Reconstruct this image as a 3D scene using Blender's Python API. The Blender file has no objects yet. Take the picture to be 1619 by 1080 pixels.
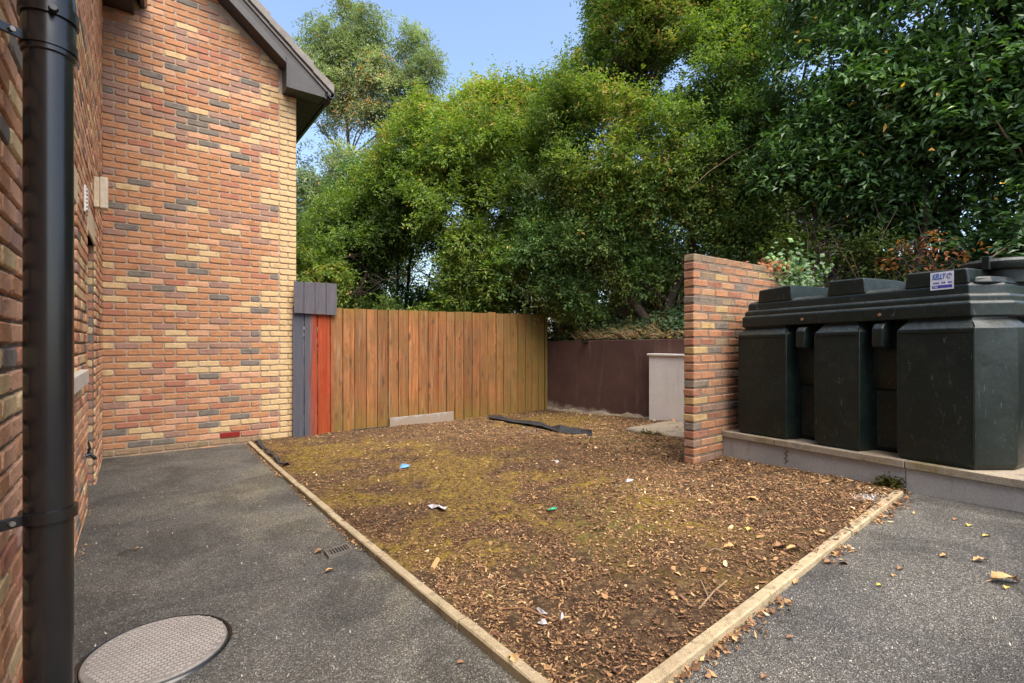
import bpy, math, random
import numpy as np
from mathutils import Vector, Matrix, Euler

# ------------------------------------------------------------------ camera, sky, sun, exposure
SC = bpy.context.scene
COL = SC.collection
F, CX, CY, CH = 790.0, 809.5, 540.0, 1.31          # focal length in photo pixels, centre, camera height
cam_d = bpy.data.cameras.new("camera")
cam_d.sensor_width = 36.0
cam_d.lens = F / 1619.0 * 36.0
cam_d.clip_start = 0.05
cam_d.clip_end = 2000
cam = bpy.data.objects.new("camera", cam_d)
cam.location = (0, 0, CH)
cam.rotation_euler = (math.radians(90), 0, 0)
COL.objects.link(cam)
SC.camera = cam

SUN_EL, SUN_AZ = math.radians(60), math.radians(144)    # azimuth clockwise from +Y
world = bpy.data.worlds.new("World")
SC.world = world
world.use_nodes = True
wn = world.node_tree.nodes
wl = world.node_tree.links
bg = wn["Background"]
sky = wn.new("ShaderNodeTexSky")
sky.sky_type = 'NISHITA'
sky.sun_disc = False
sky.sun_elevation = SUN_EL
sky.sun_rotation = SUN_AZ
sky.air_density = 1.0
sky.dust_density = 2.2
sky.ozone_density = 1.0
wl.new(sky.outputs[0], bg.inputs[0])
bg.inputs[1].default_value = 0.13
sd = bpy.data.lights.new("sun", 'SUN')
sd.energy = 2.7
sd.angle = math.radians(60)
sd.color = (1.0, 0.92, 0.80)
so = bpy.data.objects.new("sun", sd)
sv = Vector((math.sin(SUN_AZ) * math.cos(SUN_EL), math.cos(SUN_AZ) * math.cos(SUN_EL), math.sin(SUN_EL)))
so.rotation_euler = sv.to_track_quat('Z', 'Y').to_euler()
so.location = (0, -4, 12)
COL.objects.link(so)
SC.view_settings.view_transform = 'Standard'
SC.view_settings.look = 'None'
SC.view_settings.gamma = 1
SC.view_settings.use_curve_mapping = False
SC.view_settings.exposure = 1.48
SC.cycles.max_bounces = 6
SC.cycles.diffuse_bounces = 4
SC.cycles.glossy_bounces = 2
SC.cycles.transmission_bounces = 4
SC.cycles.use_denoising = True

rnd = random.Random(7)
R = np.random.RandomState(11)

# ------------------------------------------------------------------ place frame (directions read off the brick courses)
D = np.array([0.8003, 0.5998])       # along the gable, fence and garden wall
NG = np.array([0.5998, -0.8003])     # outward from the gable
DL = np.array([-0.5998, 0.8003])     # along the side wall, away
NL = np.array([0.8003, 0.5998])      # outward from the side wall
GL = np.array([-4.55, 5.534])        # inner corner of the house
GR = GL + D * 2.044                  # outer corner of the gable
A_G = math.atan2(D[1], D[0])
A_L = math.atan2(DL[1], DL[0])

# ground height: least squares quadratic through surveyed points
_cp = np.array([(-4.55, 5.53, .028), (-2.91, 6.76, -.006), (-2.8, 3.2, 0), (-1.5, 1.6, 0.0), (.6, 9.4, .04), (2.3, 7.1, .10),
                (1.6, 4.4, .24), (1.96, 4.67, .255), (2.65, 3.38, .28), (2.93, 2.86, .32), (0.1, 1.8, .13), (-.9, 3, .06),
                (-3.3, 6.4, 0.0), (-.5, 6, .05), (1.5, 2.2, .25), (-2.2, 0.3, .02), (0.5, 0, .17), (3, 0.3, .36)])
def _basis(x, y):
    return np.stack([np.ones_like(x), x, y, x * x, x * y, y * y], -1)
_co = np.linalg.lstsq(_basis(_cp[:, 0], _cp[:, 1]), _cp[:, 2], rcond=None)[0]
def g(x, y):
    x = np.clip(np.asarray(x, float), -5.5, 4.0); y = np.clip(np.asarray(y, float), -1.5, 9.6)
    return _basis(x, y) @ _co
def gp(px, py, dz=0.0):
    """where a line of sight of the survey meets the ground"""
    h = 0.1
    for _ in range(14):
        Y = F * (CH - h - dz) / (py - CY); X = (px - CX) / F * Y
        h = float(g(X, Y))
    return np.array([X, Y, h + dz])
def on_line(px, P, N):
    r = (px - CX) / F
    t = (P @ N) / (r * N[0] + N[1])
    return np.array([r * t, t])
def zat(py, Y):
    return CH - (py - CY) / F * Y

# ------------------------------------------------------------------ node materials
def rgb(c): return (c[0], c[1], c[2], 1)
class NT:
    def __init__(s, name):
        s.m = bpy.data.materials.new(name); s.m.use_nodes = True
        s.t = s.m.node_tree; s.n = s.t.nodes; s.l = s.t.links
        s.b = s.n["Principled BSDF"]; s.out = s.n["Material Output"]
        s.pos = s.n.new("ShaderNodeNewGeometry").outputs["Position"]
    def link(s, a, b): s.l.new(a, b)
    def mapping(s, scale, rot=(0, 0, 0), src=None):
        m = s.n.new("ShaderNodeMapping"); m.inputs["Scale"].default_value = scale
        m.inputs["Rotation"].default_value = rot
        s.link(src or s.pos, m.inputs[0]); return m.outputs[0]
    def noise(s, scale, detail=4, rough=.6, vec=None, dist=0):
        n = s.n.new("ShaderNodeTexNoise"); n.inputs["Scale"].default_value = scale
        n.inputs["Detail"].default_value = detail; n.inputs["Roughness"].default_value = rough
        n.inputs["Distortion"].default_value = dist
        s.link(vec or s.pos, n.inputs["Vector"]); return n.outputs["Fac"]
    def voro(s, scale, vec=None, feature='F1', out="Distance", rand=1):
        n = s.n.new("ShaderNodeTexVoronoi"); n.inputs["Scale"].default_value = scale; n.feature = feature
        n.inputs["Randomness"].default_value = rand
        s.link(vec or s.pos, n.inputs["Vector"]); return n.outputs[out]
    def ramp(s, fac, stops, interp='LINEAR'):
        r = s.n.new("ShaderNodeValToRGB"); e = r.color_ramp.elements; r.color_ramp.interpolation = interp
        while len(e) < len(stops): e.new(0.5)
        for i, (p, c) in enumerate(stops):
            e[i].position = p; e[i].color = rgb(c) if not isinstance(c, (int, float)) else (c, c, c, 1)
        s.link(fac, r.inputs[0]); return r.outputs[0]
    def mix(s, fac, a, b, mode='MIX'):
        m = s.n.new("ShaderNodeMix"); m.data_type = 'RGBA'; m.blend_type = mode
        for i, v in ((0, fac), (6, a), (7, b)):
            if isinstance(v, (int, float)): m.inputs[i].default_value = v
            elif isinstance(v, tuple): m.inputs[i].default_value = rgb(v)
            else: s.link(v, m.inputs[i])
        return m.outputs[2]
    def math(s, op, a, b=0.0, c=None):
        m = s.n.new("ShaderNodeMath"); m.operation = op
        for i, v in enumerate((a, b, c)):
            if v is None: continue
            if isinstance(v, (int, float)): m.inputs[i].default_value = v
            else: s.link(v, m.inputs[i])
        return m.outputs[0]
    def dot(s, vec, off=0.0):
        d = s.n.new("ShaderNodeVectorMath"); d.operation = 'DOT_PRODUCT'
        s.link(s.pos, d.inputs[0]); d.inputs[1].default_value = vec
        return s.math('ADD', d.outputs["Value"], off)
    def bump(s, h, strength=.3, dist=.01, prev=None):
        b = s.n.new("ShaderNodeBump"); b.inputs["Strength"].default_value = strength
        b.inputs["Distance"].default_value = dist
        s.link(h, b.inputs["Height"])
        if prev is not None: s.link(prev, b.inputs["Normal"])
        return b.outputs[0]
    def done(s, col=None, rough=.8, normal=None, spec=.5, metal=0.0):
        if col is not None:
            if isinstance(col, tuple): s.b.inputs["Base Color"].default_value = rgb(col)
            else: s.link(col, s.b.inputs["Base Color"])
        if isinstance(rough, (int, float)): s.b.inputs["Roughness"].default_value = rough
        else: s.link(rough, s.b.inputs["Roughness"])
        s.b.inputs["Specular IOR Level"].default_value = spec
        s.b.inputs["Metallic"].default_value = metal
        if normal is not None: s.link(normal, s.b.inputs["Normal"])
        return s.m

def simple(name, c1, c2, scale=8, rough=.75, bs=60, bump=.25, bd=.004, spec=.4, metal=0.0, detail=5):
    n = NT(name)
    f = n.ramp(n.noise(scale, detail), [(.3, c1), (.7, c2)])
    fine = n.ramp(n.noise(scale * 9, 3), [(.25, .78), (.75, 1.15)])
    col = n.mix(1.0, f, fine, 'MULTIPLY')
    return n.done(col, rough, n.bump(n.noise(bs, 4), bump, bd), spec, metal)

def brick_mat(name, c1, c2, c3):
    n = NT(name)
    a = n.ramp(n.noise(9, 3), [(.3, c1), (.5, c2), (.72, c3)])
    fine = n.ramp(n.noise(95, 5, .7), [(.22, .55), (.5, 1.0), (.8, 1.25)])
    col = n.mix(.8, a, fine, 'MULTIPLY')
    dirt = n.ramp(n.noise(28, 5, .7), [(.60, 0.0), (.74, .55)])
    col = n.mix(dirt, col, (.13, .095, .075))
    lime = n.ramp(n.noise(41, 4, .7), [(.70, 0.0), (.80, .4)])
    col = n.mix(lime, col, (.5, .4, .3))
    b1 = n.bump(n.noise(70, 5, .75), .55, .006)
    return n.done(col, .88, n.bump(n.voro(160), .25, .003, b1), .25)
BR = {
 'o': brick_mat("brick_orange", (.40, .190, .095), (.46, .230, .118), (.35, .155, .080)),
 'p': brick_mat("brick_peach", (.50, .26, .15), (.56, .31, .185), (.44, .21, .12)),
 'r': brick_mat("brick_red", (.36, .155, .10), (.40, .17, .105), (.31, .13, .088)),
 'm': brick_mat("brick_mauve", (.30, .175, .128), (.34, .20, .145), (.26, .145, .11)),
 'g': brick_mat("brick_grey", (.155, .13, .108), (.20, .17, .14), (.125, .105, .09)),
 'y': brick_mat("brick_buff", (.52, .36, .18), (.58, .41, .22), (.45, .30, .145)),
 'd': brick_mat("brick_mossy", (.25, .185, .11), (.32, .21, .125), (.17, .15, .085)),
}
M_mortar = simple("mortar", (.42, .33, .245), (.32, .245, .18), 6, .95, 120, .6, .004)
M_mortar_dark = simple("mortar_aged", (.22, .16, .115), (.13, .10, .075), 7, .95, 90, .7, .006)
M_cream = simple("cast_stone", (.62, .50, .34), (.55, .43, .29), 5, .8, 150, .2, .002)
M_sill = simple("pale_stone_sill", (.60, .52, .43), (.50, .43, .35), 9, .8, 90, .25, .003)
M_upvc = simple("cream_plastic", (.62, .52, .38), (.55, .46, .33), 3, .45, 30, .05, .001)
M_white = simple("white_plastic", (.75, .72, .66), (.68, .65, .6), 3, .45, 30, .05, .001)
M_black = simple("black_plastic", (.009, .0085, .009), (.016, .0145, .014), 5, .25, 40, .08, .002, .6)
M_fascia = simple("dark_fascia_board", (.034, .031, .030), (.056, .052, .050), 4, .45, 40, .1, .002)
M_soffit = simple("dark_soffit", (.035, .028, .026), (.05, .04, .036), 4, .5, 40, .1, .002)
M_tile = simple("grey_roof_tile", (.17, .155, .14), (.24, .22, .195), 9, .85, 60, .4, .004)
M_kerb = None
def kerb_mat():
    n = NT("kerb_concrete")
    a = n.ramp(n.noise(3.2, 6, .7), [(.3, (.29, .22, .135)), (.55, (.38, .30, .19)), (.75, (.23, .18, .10))])
    sp = n.ramp(n.noise(170, 4, .7), [(.3, .5), (.5, 1.0), (.75, 1.25)])
    col = n.mix(.9, a, sp, 'MULTIPLY')
    st = n.ramp(n.noise(14, 6, .75), [(.50, 0.0), (.70, .8)])
    col = n.mix(st, col, (.11, .085, .045))
    return n.done(col, .92, n.bump(n.noise(120, 5, .7), .6, .004), .2)
M_kerb = kerb_mat()

def asphalt_mat():
    n = NT("asphalt")
    big = n.noise(.75, 5, .6, dist=.6)
    base = n.ramp(big, [(.30, (.068, .065, .062)), (.52, (.098, .091, .078)), (.70, (.145, .128, .088))])
    # the right-hand side is darker and bluer
    right = n.ramp(n.dot((0.76, -0.65, 0), -0.15), [(0.0, 0.0), (.45, 1.0)])
    base = n.mix(right, base, n.ramp(big, [(.3, (.034, .032, .036)), (.7, (.052, .048, .053))]))
    cell = n.voro(215, out="Color")
    sep = n.n.new("ShaderNodeSeparateColor"); n.link(cell, sep.inputs[0])
    chips = n.ramp(sep.outputs[0], [(.0, .36), (.45, .80), (.80, 1.2), (.94, 2.1), (1, 3.4)])
    col = n.mix(.92, base, chips, 'MULTIPLY')
    fine = n.ramp(n.noise(210, 3, .7), [(.30, .55), (.7, 1.55)])
    col = n.mix(.9, col, fine, 'MULTIPLY')
    warm = n.ramp(n.noise(330, 2), [(.60, 0.0), (.70, .30)])
    pt_ = n.ramp(n.noise(1.7, 6, .7, dist=.8), [(.42, .72), (.5, 1.0), (.62, 1.22)])
    col = n.mix(1.0, col, pt_, 'MULTIPLY')
    col = n.mix(warm, col, (.26, .18, .10))
    h = n.voro(215)
    b1 = n.bump(h, .8, .006)
    b2 = n.bump(n.noise(38, 4, .7), .6, .012, b1)
    return n.done(col, .8, b2, .35)
M_asphalt = asphalt_mat()

def soil_mat():
    n = NT("soil_and_moss")
    a = n.ramp(n.noise(22, 8, .75), [(.30, (.028, .017, .011)), (.5, (.088, .052, .029)), (.66, (.23, .155, .082)), (.8, (.34, .24, .125))])
    fine = n.ramp(n.noise(130, 5, .75), [(.28, .45), (.5, .95), (.75, 1.75)])
    col = n.mix(.95, a, fine, 'MULTIPLY')
    at_ = n.n.new("ShaderNodeAttribute"); at_.attribute_name = 'mossy'
    mm = n.math('MULTIPLY', at_.outputs["Fac"], 1.25)
    m2 = n.ramp(n.noise(26, 6, .75), [(.42, 0.0), (.58, 1.0)])
    mk = n.math('MULTIPLY', mm, m2)
    moss = n.ramp(n.noise(75, 4, .7), [(.28, (.07, .045, .014)), (.5, (.24, .160, .028)), (.75, (.44, .29, .045))])
    col = n.mix(mk, col, moss)
    gm = n.ramp(n.noise(.9, 5, .65, vec=n.mapping((1, 1, 1), (0, 0, 1.1))), [(.58, 0.0), (.68, .7)])
    col = n.mix(gm, col, n.mix(1.0, (.13, .12, .035), fine, 'MULTIPLY'))
    b1 = n.bump(n.noise(45, 6, .75), 1.0, .02)
    return n.done(col, .95, n.bump(n.noise(160, 4, .8), .8, .006, b1), .15)
M_soil = soil_mat()
def bank_mat():
    n = NT("leaf_litter_soil")
    a = n.ramp(n.noise(18, 8, .75), [(.28, (.02, .014, .009)), (.5, (.06, .038, .022)), (.75, (.16, .095, .05))])
    return n.done(a, .95, n.bump(n.noise(30, 6, .75), 1.0, .03), .15)
M_bank = bank_mat()

def attr_mat(name, stops, rough=.8, trans=0.0, spec=.3, vary=None, var2=None):
    n = NT(name)
    a = n.n.new("ShaderNodeAttribute"); a.attribute_name = 'tint'
    col = n.ramp(a.outputs["Fac"], stops)
    if vary:
        col = n.mix(1.0, col, n.ramp(n.noise(vary, 4, .6), [(.3, .62), (.7, 1.35)]), 'MULTIPLY')
    if var2:
        col = n.mix(n.ramp(n.noise(var2[0], 4, .6), [(.48, 0.0), (.64, var2[2])]), col, var2[1])
    n.done(col, rough, None, spec)
    if trans:
        tr = n.n.new("ShaderNodeBsdfTranslucent"); ms = n.n.new("ShaderNodeMixShader")
        n.link(n.mix(1.0, col, (1.5, 1.7, .55), 'MULTIPLY'), tr.inputs[0])
        ms.inputs[0].default_value = trans
        n.link(n.b.outputs[0], ms.inputs[1]); n.link(tr.outputs[0], ms.inputs[2])
        n.link(ms.outputs[0], n.out.inputs[0])
    return n.m
M_chip = attr_mat("bark_chip", [(0, (.026, .016, .011)), (.25, (.095, .048, .027)), (.5, (.21, .112, .055)), (.72, (.36, .205, .092)), (.90, (.47, .32, .15)), (1, (.54, .42, .26))], .85, 0, .25)
M_bark = simple("tree_bark", (.085, .062, .045), (.045, .032, .024), 14, .95, 40, .9, .02)
M_bark_pale = simple("pale_ash_bark", (.22, .19, .15), (.14, .12, .09), 10, .9, 40, .6, .01)
M_twig = simple("dry_twig", (.30, .20, .12), (.17, .11, .07), 10, .9, 40, .5, .01)

def wood_mat():
    n = NT("stained_fence_board")
    oi = n.n.new("ShaderNodeObjectInfo")
    add = n.n.new("ShaderNodeVectorMath"); add.operation = 'ADD'
    sc = n.n.new("ShaderNodeVectorMath"); sc.operation = 'SCALE'
    comb = n.n.new("ShaderNodeCombineXYZ"); n.link(oi.outputs["Random"], comb.inputs[0]); n.link(oi.outputs["Random"], comb.inputs[2])
    n.link(comb.outputs[0], sc.inputs[0]); sc.inputs["Scale"].default_value = 37.0
    n.link(n.pos, add.inputs[0]); n.link(sc.outputs[0], add.inputs[1]); v = add.outputs[0]
    gr = n.noise(1, 6, .65, vec=n.mapping((34, 34, 1.3), src=v), dist=1.4)
    base = n.ramp(gr, [(.28, (.095, .040, .019)), (.45, (.205, .090, .040)), (.60, (.29, .135, .060)), (.78, (.38, .20, .095))])
    tone = n.ramp(oi.outputs["Random"], [(0, (.70, .64, .56)), (.3, (1.0, .85, .72)), (.6, (1.0, 1.0, .9)), (1, (1.3, 1.12, .9))])
    col = n.mix(1.0, base, tone, 'MULTIPLY')
    kn = n.ramp(n.voro(1, vec=n.mapping((10, 10, 3.0), src=v)), [(.10, .95), (.30, 0.0)])
    kn = n.mix(1.0, kn, n.ramp(n.noise(2.5, 2, vec=v), [(.42, 0.0), (.50, 1.0)]), 'MULTIPLY')
    col = n.mix(kn, col, (.085, .04, .02))
    blot = n.ramp(n.noise(1, 5, .7, vec=n.mapping((7, 7, 2.6), src=v)), [(.44, 0.0), (.64, .70)])
    col = n.mix(blot, col, (.15, .085, .035))
    pale = n.ramp(n.noise(1, 5, .7, vec=n.mapping((22, 22, .9), src=v)), [(.56, 0.0), (.72, .6)])
    col = n.mix(pale, col, (.33, .25, .16))
    # algae: towards the far end, the top rim and the foot of the fence
    z = n.n.new("ShaderNodeSeparateXYZ"); n.link(n.pos, z.inputs[0])
    along = n.dot((D[0], D[1], 0), -float(GR @ D))
    e1 = n.ramp(n.math('MULTIPLY', along, 0.2), [(.56, 0.0), (.88, 1.0)])
    foot = n.ramp(z.outputs[2], [(.0, .9), (.25, .35), (.6, 0.0)])
    rim = n.ramp(n.math('SUBTRACT', z.outputs[2], 1.0), [(.60, 0.0), (.84, .7)])
    alg = n.math('MAXIMUM', e1, n.math('MAXIMUM', foot, rim))
    alg = n.math('MULTIPLY', alg, n.ramp(n.noise(1, 5, .7, vec=n.mapping((16, 16, 2), src=v)), [(.34, .15), (.62, .95)]))
    col = n.mix(alg, col, (.16, .125, .022))
    # sprayed paint on the first boards
    wob = n.math('MULTIPLY', n.math('SUBTRACT', n.noise(1, 3, vec=n.mapping((9, 9, 1.5))), .5), .10)
    a2 = n.math('ADD', along, wob)
    red = n.mix(1.0, n.ramp(gr, [(.3, (.20, .026, .010)), (.7, (.38, .050, .015))]), (1, 1, 1), 'MULTIPLY')
    top_drip = n.ramp(n.math('SUBTRACT', 1.95, z.outputs[2]), [(.0, .6), (.5, 1.0)])
    redf = n.ramp(n.math('MULTIPLY', a2, 1.0), [(.11, 0.0), (.19, .97), (.41, .97), (.48, .0)])
    fine = n.ramp(n.noise(1, 4, .7, vec=n.mapping((60, 60, 6))), [(.3, .6), (.6, 1.0)])
    col = n.mix(n.math('MULTIPLY', redf, fine), col, red)
    grey = n.ramp(gr, [(.3, (.060, .062, .078)), (.7, (.092, .094, .115))])
    gf = n.ramp(a2, [(.12, 1.0), (.23, 0.0)])
    col = n.mix(gf, col, grey)
    b = n.bump(gr, .35, .006)
    return n.done(col, .8, b, .2)
M_board = wood_mat()
def greypaint():
    n = NT("grey_painted_board")
    gr = n.noise(1, 6, .65, vec=n.mapping((30, 30, 2)), dist=1)
    col = n.ramp(gr, [(.3, (.066, .062, .075)), (.7, (.115, .105, .12))])
    kn = n.ramp(n.noise(8, 5), [(.60, 0.0), (.72, .7)])
    col = n.mix(kn, col, (.04, .035, .045))
    rs = n.ramp(n.noise(3, 4), [(.56, 0.0), (.68, .35)])
    col = n.mix(rs, col, (.20, .075, .05))
    return n.done(col, .75, n.bump(gr, .35, .005), .25)
M_gpaint = greypaint()

def render_wall_mat(name, c1, c2, peel, foot, stain):
    n = NT(name)
    col = n.ramp(n.noise(2.2, 6, .65), [(.3, c1), (.7, c2)])
    col = n.mix(.7, col, n.ramp(n.noise(90, 4, .7), [(.3, .75), (.7, 1.2)]), 'MULTIPLY')
    streak = n.ramp(n.noise(1, 6, .7, vec=n.mapping((7, 7, 1.0))), [(.56, 0.0), (.75, stain)])
    col = n.mix(streak, col, peel)
    pe = n.ramp(n.noise(11, 6, .75), [(.68, 0.0), (.73, .7)])
    col = n.mix(n.math('MULTIPLY', pe, .6), col, peel)
    z = n.n.new("ShaderNodeSeparateXYZ"); n.link(n.pos, z.inputs[0])
    hz = n.math('ADD', z.outputs[2], n.math('MULTIPLY', n.noise(5, 5), -.28))
    ff = n.ramp(hz, [(foot - .02, 1.0), (foot + .03, 0.0)])
    col = n.mix(ff, col, (.24, .19, .15))
    return n.done(col, .85, n.bump(n.noise(60, 5, .7), .4, .006), .25)
M_brown = render_wall_mat("brown_painted_render", (.072, .037, .029), (.102, .054, .042), (.24, .17, .14), .03, .35)
M_greyrender = render_wall_mat("grey_painted_render", (.26, .245, .225), (.35, .33, .30), (.15, .12, .085), .01, .8)
M_panel = render_wall_mat("pale_grey_cabinet", (.62, .575, .52), (.70, .655, .60), (.48, .42, .35), -.5, .6)
def slab_mat():
    n = NT("weathered_concrete")
    col = n.ramp(n.noise(3, 7, .7), [(.34, (.13, .105, .075)), (.5, (.30, .25, .19)), (.66, (.20, .155, .075))])
    col = n.mix(.8, col, n.ramp(n.noise(140, 4, .7), [(.3, .6), (.7, 1.3)]), 'MULTIPLY')
    return n.done(col, .92, n.bump(n.noise(90, 5, .7), .6, .005), .2)
M_slab = slab_mat()
def moss_mat():
    n = NT("moss")
    col = n.ramp(n.noise(60, 5, .7), [(.3, (.030, .035, .010)), (.7, (.13, .12, .025))])
    return n.done(col, 1.0, n.bump(n.noise(90, 5, .8), 1, .02), .1)
M_moss = moss_mat()
def tank_mat():
    n = NT("dark_green_tank_plastic")
    col = n.ramp(n.noise(2.5, 6, .7), [(.3, (.0036, .0085, .0070)), (.55, (.0052, .0112, .0092)), (.75, (.010, .0155, .013))])
    dust = n.ramp(n.noise(9, 7, .75), [(.50, 0.0), (.85, .14)])
    col = n.mix(dust, col, (.11, .105, .085))
    g2 = n.n.new("ShaderNodeNewGeometry")
    sp = n.n.new("ShaderNodeSeparateXYZ"); n.link(g2.outputs["Normal"], sp.inputs[0])
    upf = n.ramp(n.math('MULTIPLY', sp.outputs[2], n.noise(40, 4, .7)), [(.22, 0.0), (.60, .32)])
    col = n.mix(upf, col, (.16, .15, .13))       # paler on up-facing faces
    scr = n.ramp(n.noise(1, 3, .5, vec=n.mapping((42, 42, 7), (.5, .3, .2)), dist=2.2), [(.66, 0.0), (.70, .22)])
    col = n.mix(scr, col, (.17, .19, .17))
    spk = n.ramp(n.voro(52), [(.05, .8), (.09, 0.0)])
    spk = n.math('MULTIPLY', spk, n.ramp(n.noise(7, 3), [(.50, 0.0), (.60, 1.0)]))
    col = n.mix(spk, col, (.30, .32, .27))
    ro = n.ramp(n.noise(6, 5, .7), [(.3, .30), (.7, .50)])
    b = n.bump(n.noise(5, 3), .25, .03)
    return n.done(col, ro, n.bump(n.noise(320, 3, .7), .15, .002, b), .38)
M_tank = tank_mat()
M_vent = simple("terracotta_vent", (.36, .030, .016), (.28, .022, .014), 12, .6, 60, .2, .002)
M_metal = simple("worn_metal", (.25, .22, .19), (.35, .31, .27), 14, .5, 60, .3, .002, .5, .8)
M_brass = simple("dull_brass", (.42, .25, .13), (.30, .17, .09), 14, .5, 60, .3, .002, .5, .5)
M_dark = simple("dark_void", (.012, .011, .010), (.02, .018, .016), 8, .9)
M_membrane = simple("black_membrane", (.018, .018, .020), (.04, .04, .045), 20, .6, 60, .8, .01)
M_lidgrey = simple("pinkish_grey_cover", (.185, .165, .148), (.25, .225, .20), 5, .65, 80, .25, .002)
M_blue = simple("blue_plastic", (.10, .26, .60), (.16, .36, .72), 10, .5)
M_paper = simple("white_scrap", (.50, .47, .48), (.38, .35, .35), 20, .8)
M_green = simple("green_scrap", (.02, .20, .11), (.03, .28, .15), 20, .6)
M_leafA = simple("fallen_leaf_tan", (.50, .31, .13), (.36, .20, .085), 30, .8, 60, .5, .004)
M_leafB = simple("fallen_leaf_brown", (.28, .145, .07), (.20, .10, .05), 30, .8, 60, .5, .004)
M_leafC = simple("fallen_leaf_yellow", (.60, .46, .10), (.50, .36, .06), 30, .8, 60, .5, .004)
M_blueprint = simple("sticker_blue", (.015, .09, .38), (.02, .11, .42), 3, .5)
M_navy = simple("sticker_navy", (.05, .05, .28), (.06, .06, .32), 3, .5)
M_stick = simple("sticker_white", (.66, .68, .74), (.60, .62, .68), 3, .45)
M_doorpaint = simple("dark_door", (.05, .04, .04), (.07, .055, .05), 4, .4)
M_glass = simple("window_glass", (.03, .035, .04), (.04, .045, .05), 2, .05)
M_plaster = simple("white_plaster_dust", (.62, .59, .56), (.5, .47, .44), 40, .95)
M_grit = simple("pale_grit", (.5, .45, .38), (.62, .58, .5), 60, .9)

# ------------------------------------------------------------------ mesh helpers
def mesh_np(name, V, Fa, mats, tint=None, midx=None, smooth=False):
    """V (n,3), Fa (m,k) uniform faces"""
    V = np.ascontiguousarray(V, dtype=np.float32); Fa = np.ascontiguousarray(Fa, dtype=np.int32)
    me = bpy.data.meshes.new(name)
    m, k = Fa.shape
    me.vertices.add(len(V)); me.vertices.foreach_set('co', V.ravel())
    me.loops.add(m * k); me.loops.foreach_set('vertex_index', Fa.ravel())
    me.polygons.add(m); me.polygons.foreach_set('loop_start', np.arange(0, m * k, k, dtype=np.int32))
    for q in (mats if isinstance(mats, (list, tuple)) else [mats]): me.materials.append(q)
    if midx is not None: me.polygons.foreach_set('material_index', np.asarray(midx, dtype=np.int32))
    if tint is not None:
        a = me.attributes.new('tint', 'FLOAT', 'FACE'); a.data.foreach_set('value', np.asarray(tint, dtype=np.float32))
    me.update(calc_edges=True)
    me.validate()
    me.polygons.foreach_set('use_smooth', np.full(m, smooth, dtype=bool) if isinstance(smooth, bool) else np.asarray(smooth, dtype=bool))
    return me

class Geo:
    """collects faces of mixed size in world coordinates"""
    def __init__(s): s.v = []; s.f = []; s.m = []
    def add(s, vs, fs, mi=0):
        o = len(s.v); s.v += [tuple(map(float, v)) for v in vs]
        for f in fs: s.f.append(tuple(i + o for i in f)); s.m.append(mi)
        return s
    def box(s, o, ax, ay, az, lo, hi, mi=0):
        """box in a frame o, axes ax ay az, local corners lo hi"""
        o = np.array(o, float); A = [np.array(a, float) for a in (ax, ay, az)]
        vs = [o + A[0] * x + A[1] * y + A[2] * z for z in (lo[2], hi[2]) for y in (lo[1], hi[1]) for x in (lo[0], hi[0])]
        return s.add(vs, [(0, 2, 3, 1), (4, 5, 7, 6), (0, 1, 5, 4), (2, 6, 7, 3), (0, 4, 6, 2), (1, 3, 7, 5)], mi)
    def prism(s, pts, vec, mi=0):
        n = len(pts); pts = [np.array(p, float) for p in pts]; vec = np.array(vec, float)
        return s.add(pts + [p + vec for p in pts], [tuple(range(n))[::-1], tuple(range(n, 2 * n))] + [(i, (i + 1) % n, n + (i + 1) % n, n + i) for i in range(n)], mi)
    def tube(s, pts, rad, n=10, cap=True, mi=0):
        pts = [Vector(p) for p in pts]
        if not isinstance(rad, (list, tuple)): rad = [rad] * len(pts)
        rings = []; up = Vector((0, 0, 1))
        for i, p in enumerate(pts):
            d = (pts[min(i + 1, len(pts) - 1)] - pts[max(i - 1, 0)]).normalized()
            if i == 0:
                a = d.cross(up) if abs(d.z) < .95 else d.cross(Vector((1, 0, 0)))
            else: a = a - d * a.dot(d)
            a.normalize(); b = d.cross(a)
            rings += [p + (a * math.cos(2 * math.pi * k / n) + b * math.sin(2 * math.pi * k / n)) * rad[i] for k in range(n)]
        fs = [(i * n + k, i * n + (k + 1) % n, (i + 1) * n + (k + 1) % n, (i + 1) * n + k) for i in range(len(pts) - 1) for k in range(n)]
        if cap: fs += [tuple(range(n))[::-1], tuple(range((len(pts) - 1) * n, len(pts) * n))]
        return s.add(rings, fs, mi)
    def lathe(s, c, prof, n=32, mi=0):
        """profile (r,z) about a vertical axis at c"""
        vs = [(c[0] + r * math.cos(2 * math.pi * k / n), c[1] + r * math.sin(2 * math.pi * k / n), c[2] + z) for r, z in prof for k in range(n)]
        fs = [(i * n + k, i * n + (k + 1) % n, (i + 1) * n + (k + 1) % n, (i + 1) * n + k) for i in range(len(prof) - 1) for k in range(n)]
        fs += [tuple(range(n))[::-1], tuple(range((len(prof) - 1) * n, len(prof) * n))]
        return s.add(vs, fs, mi)

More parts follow.
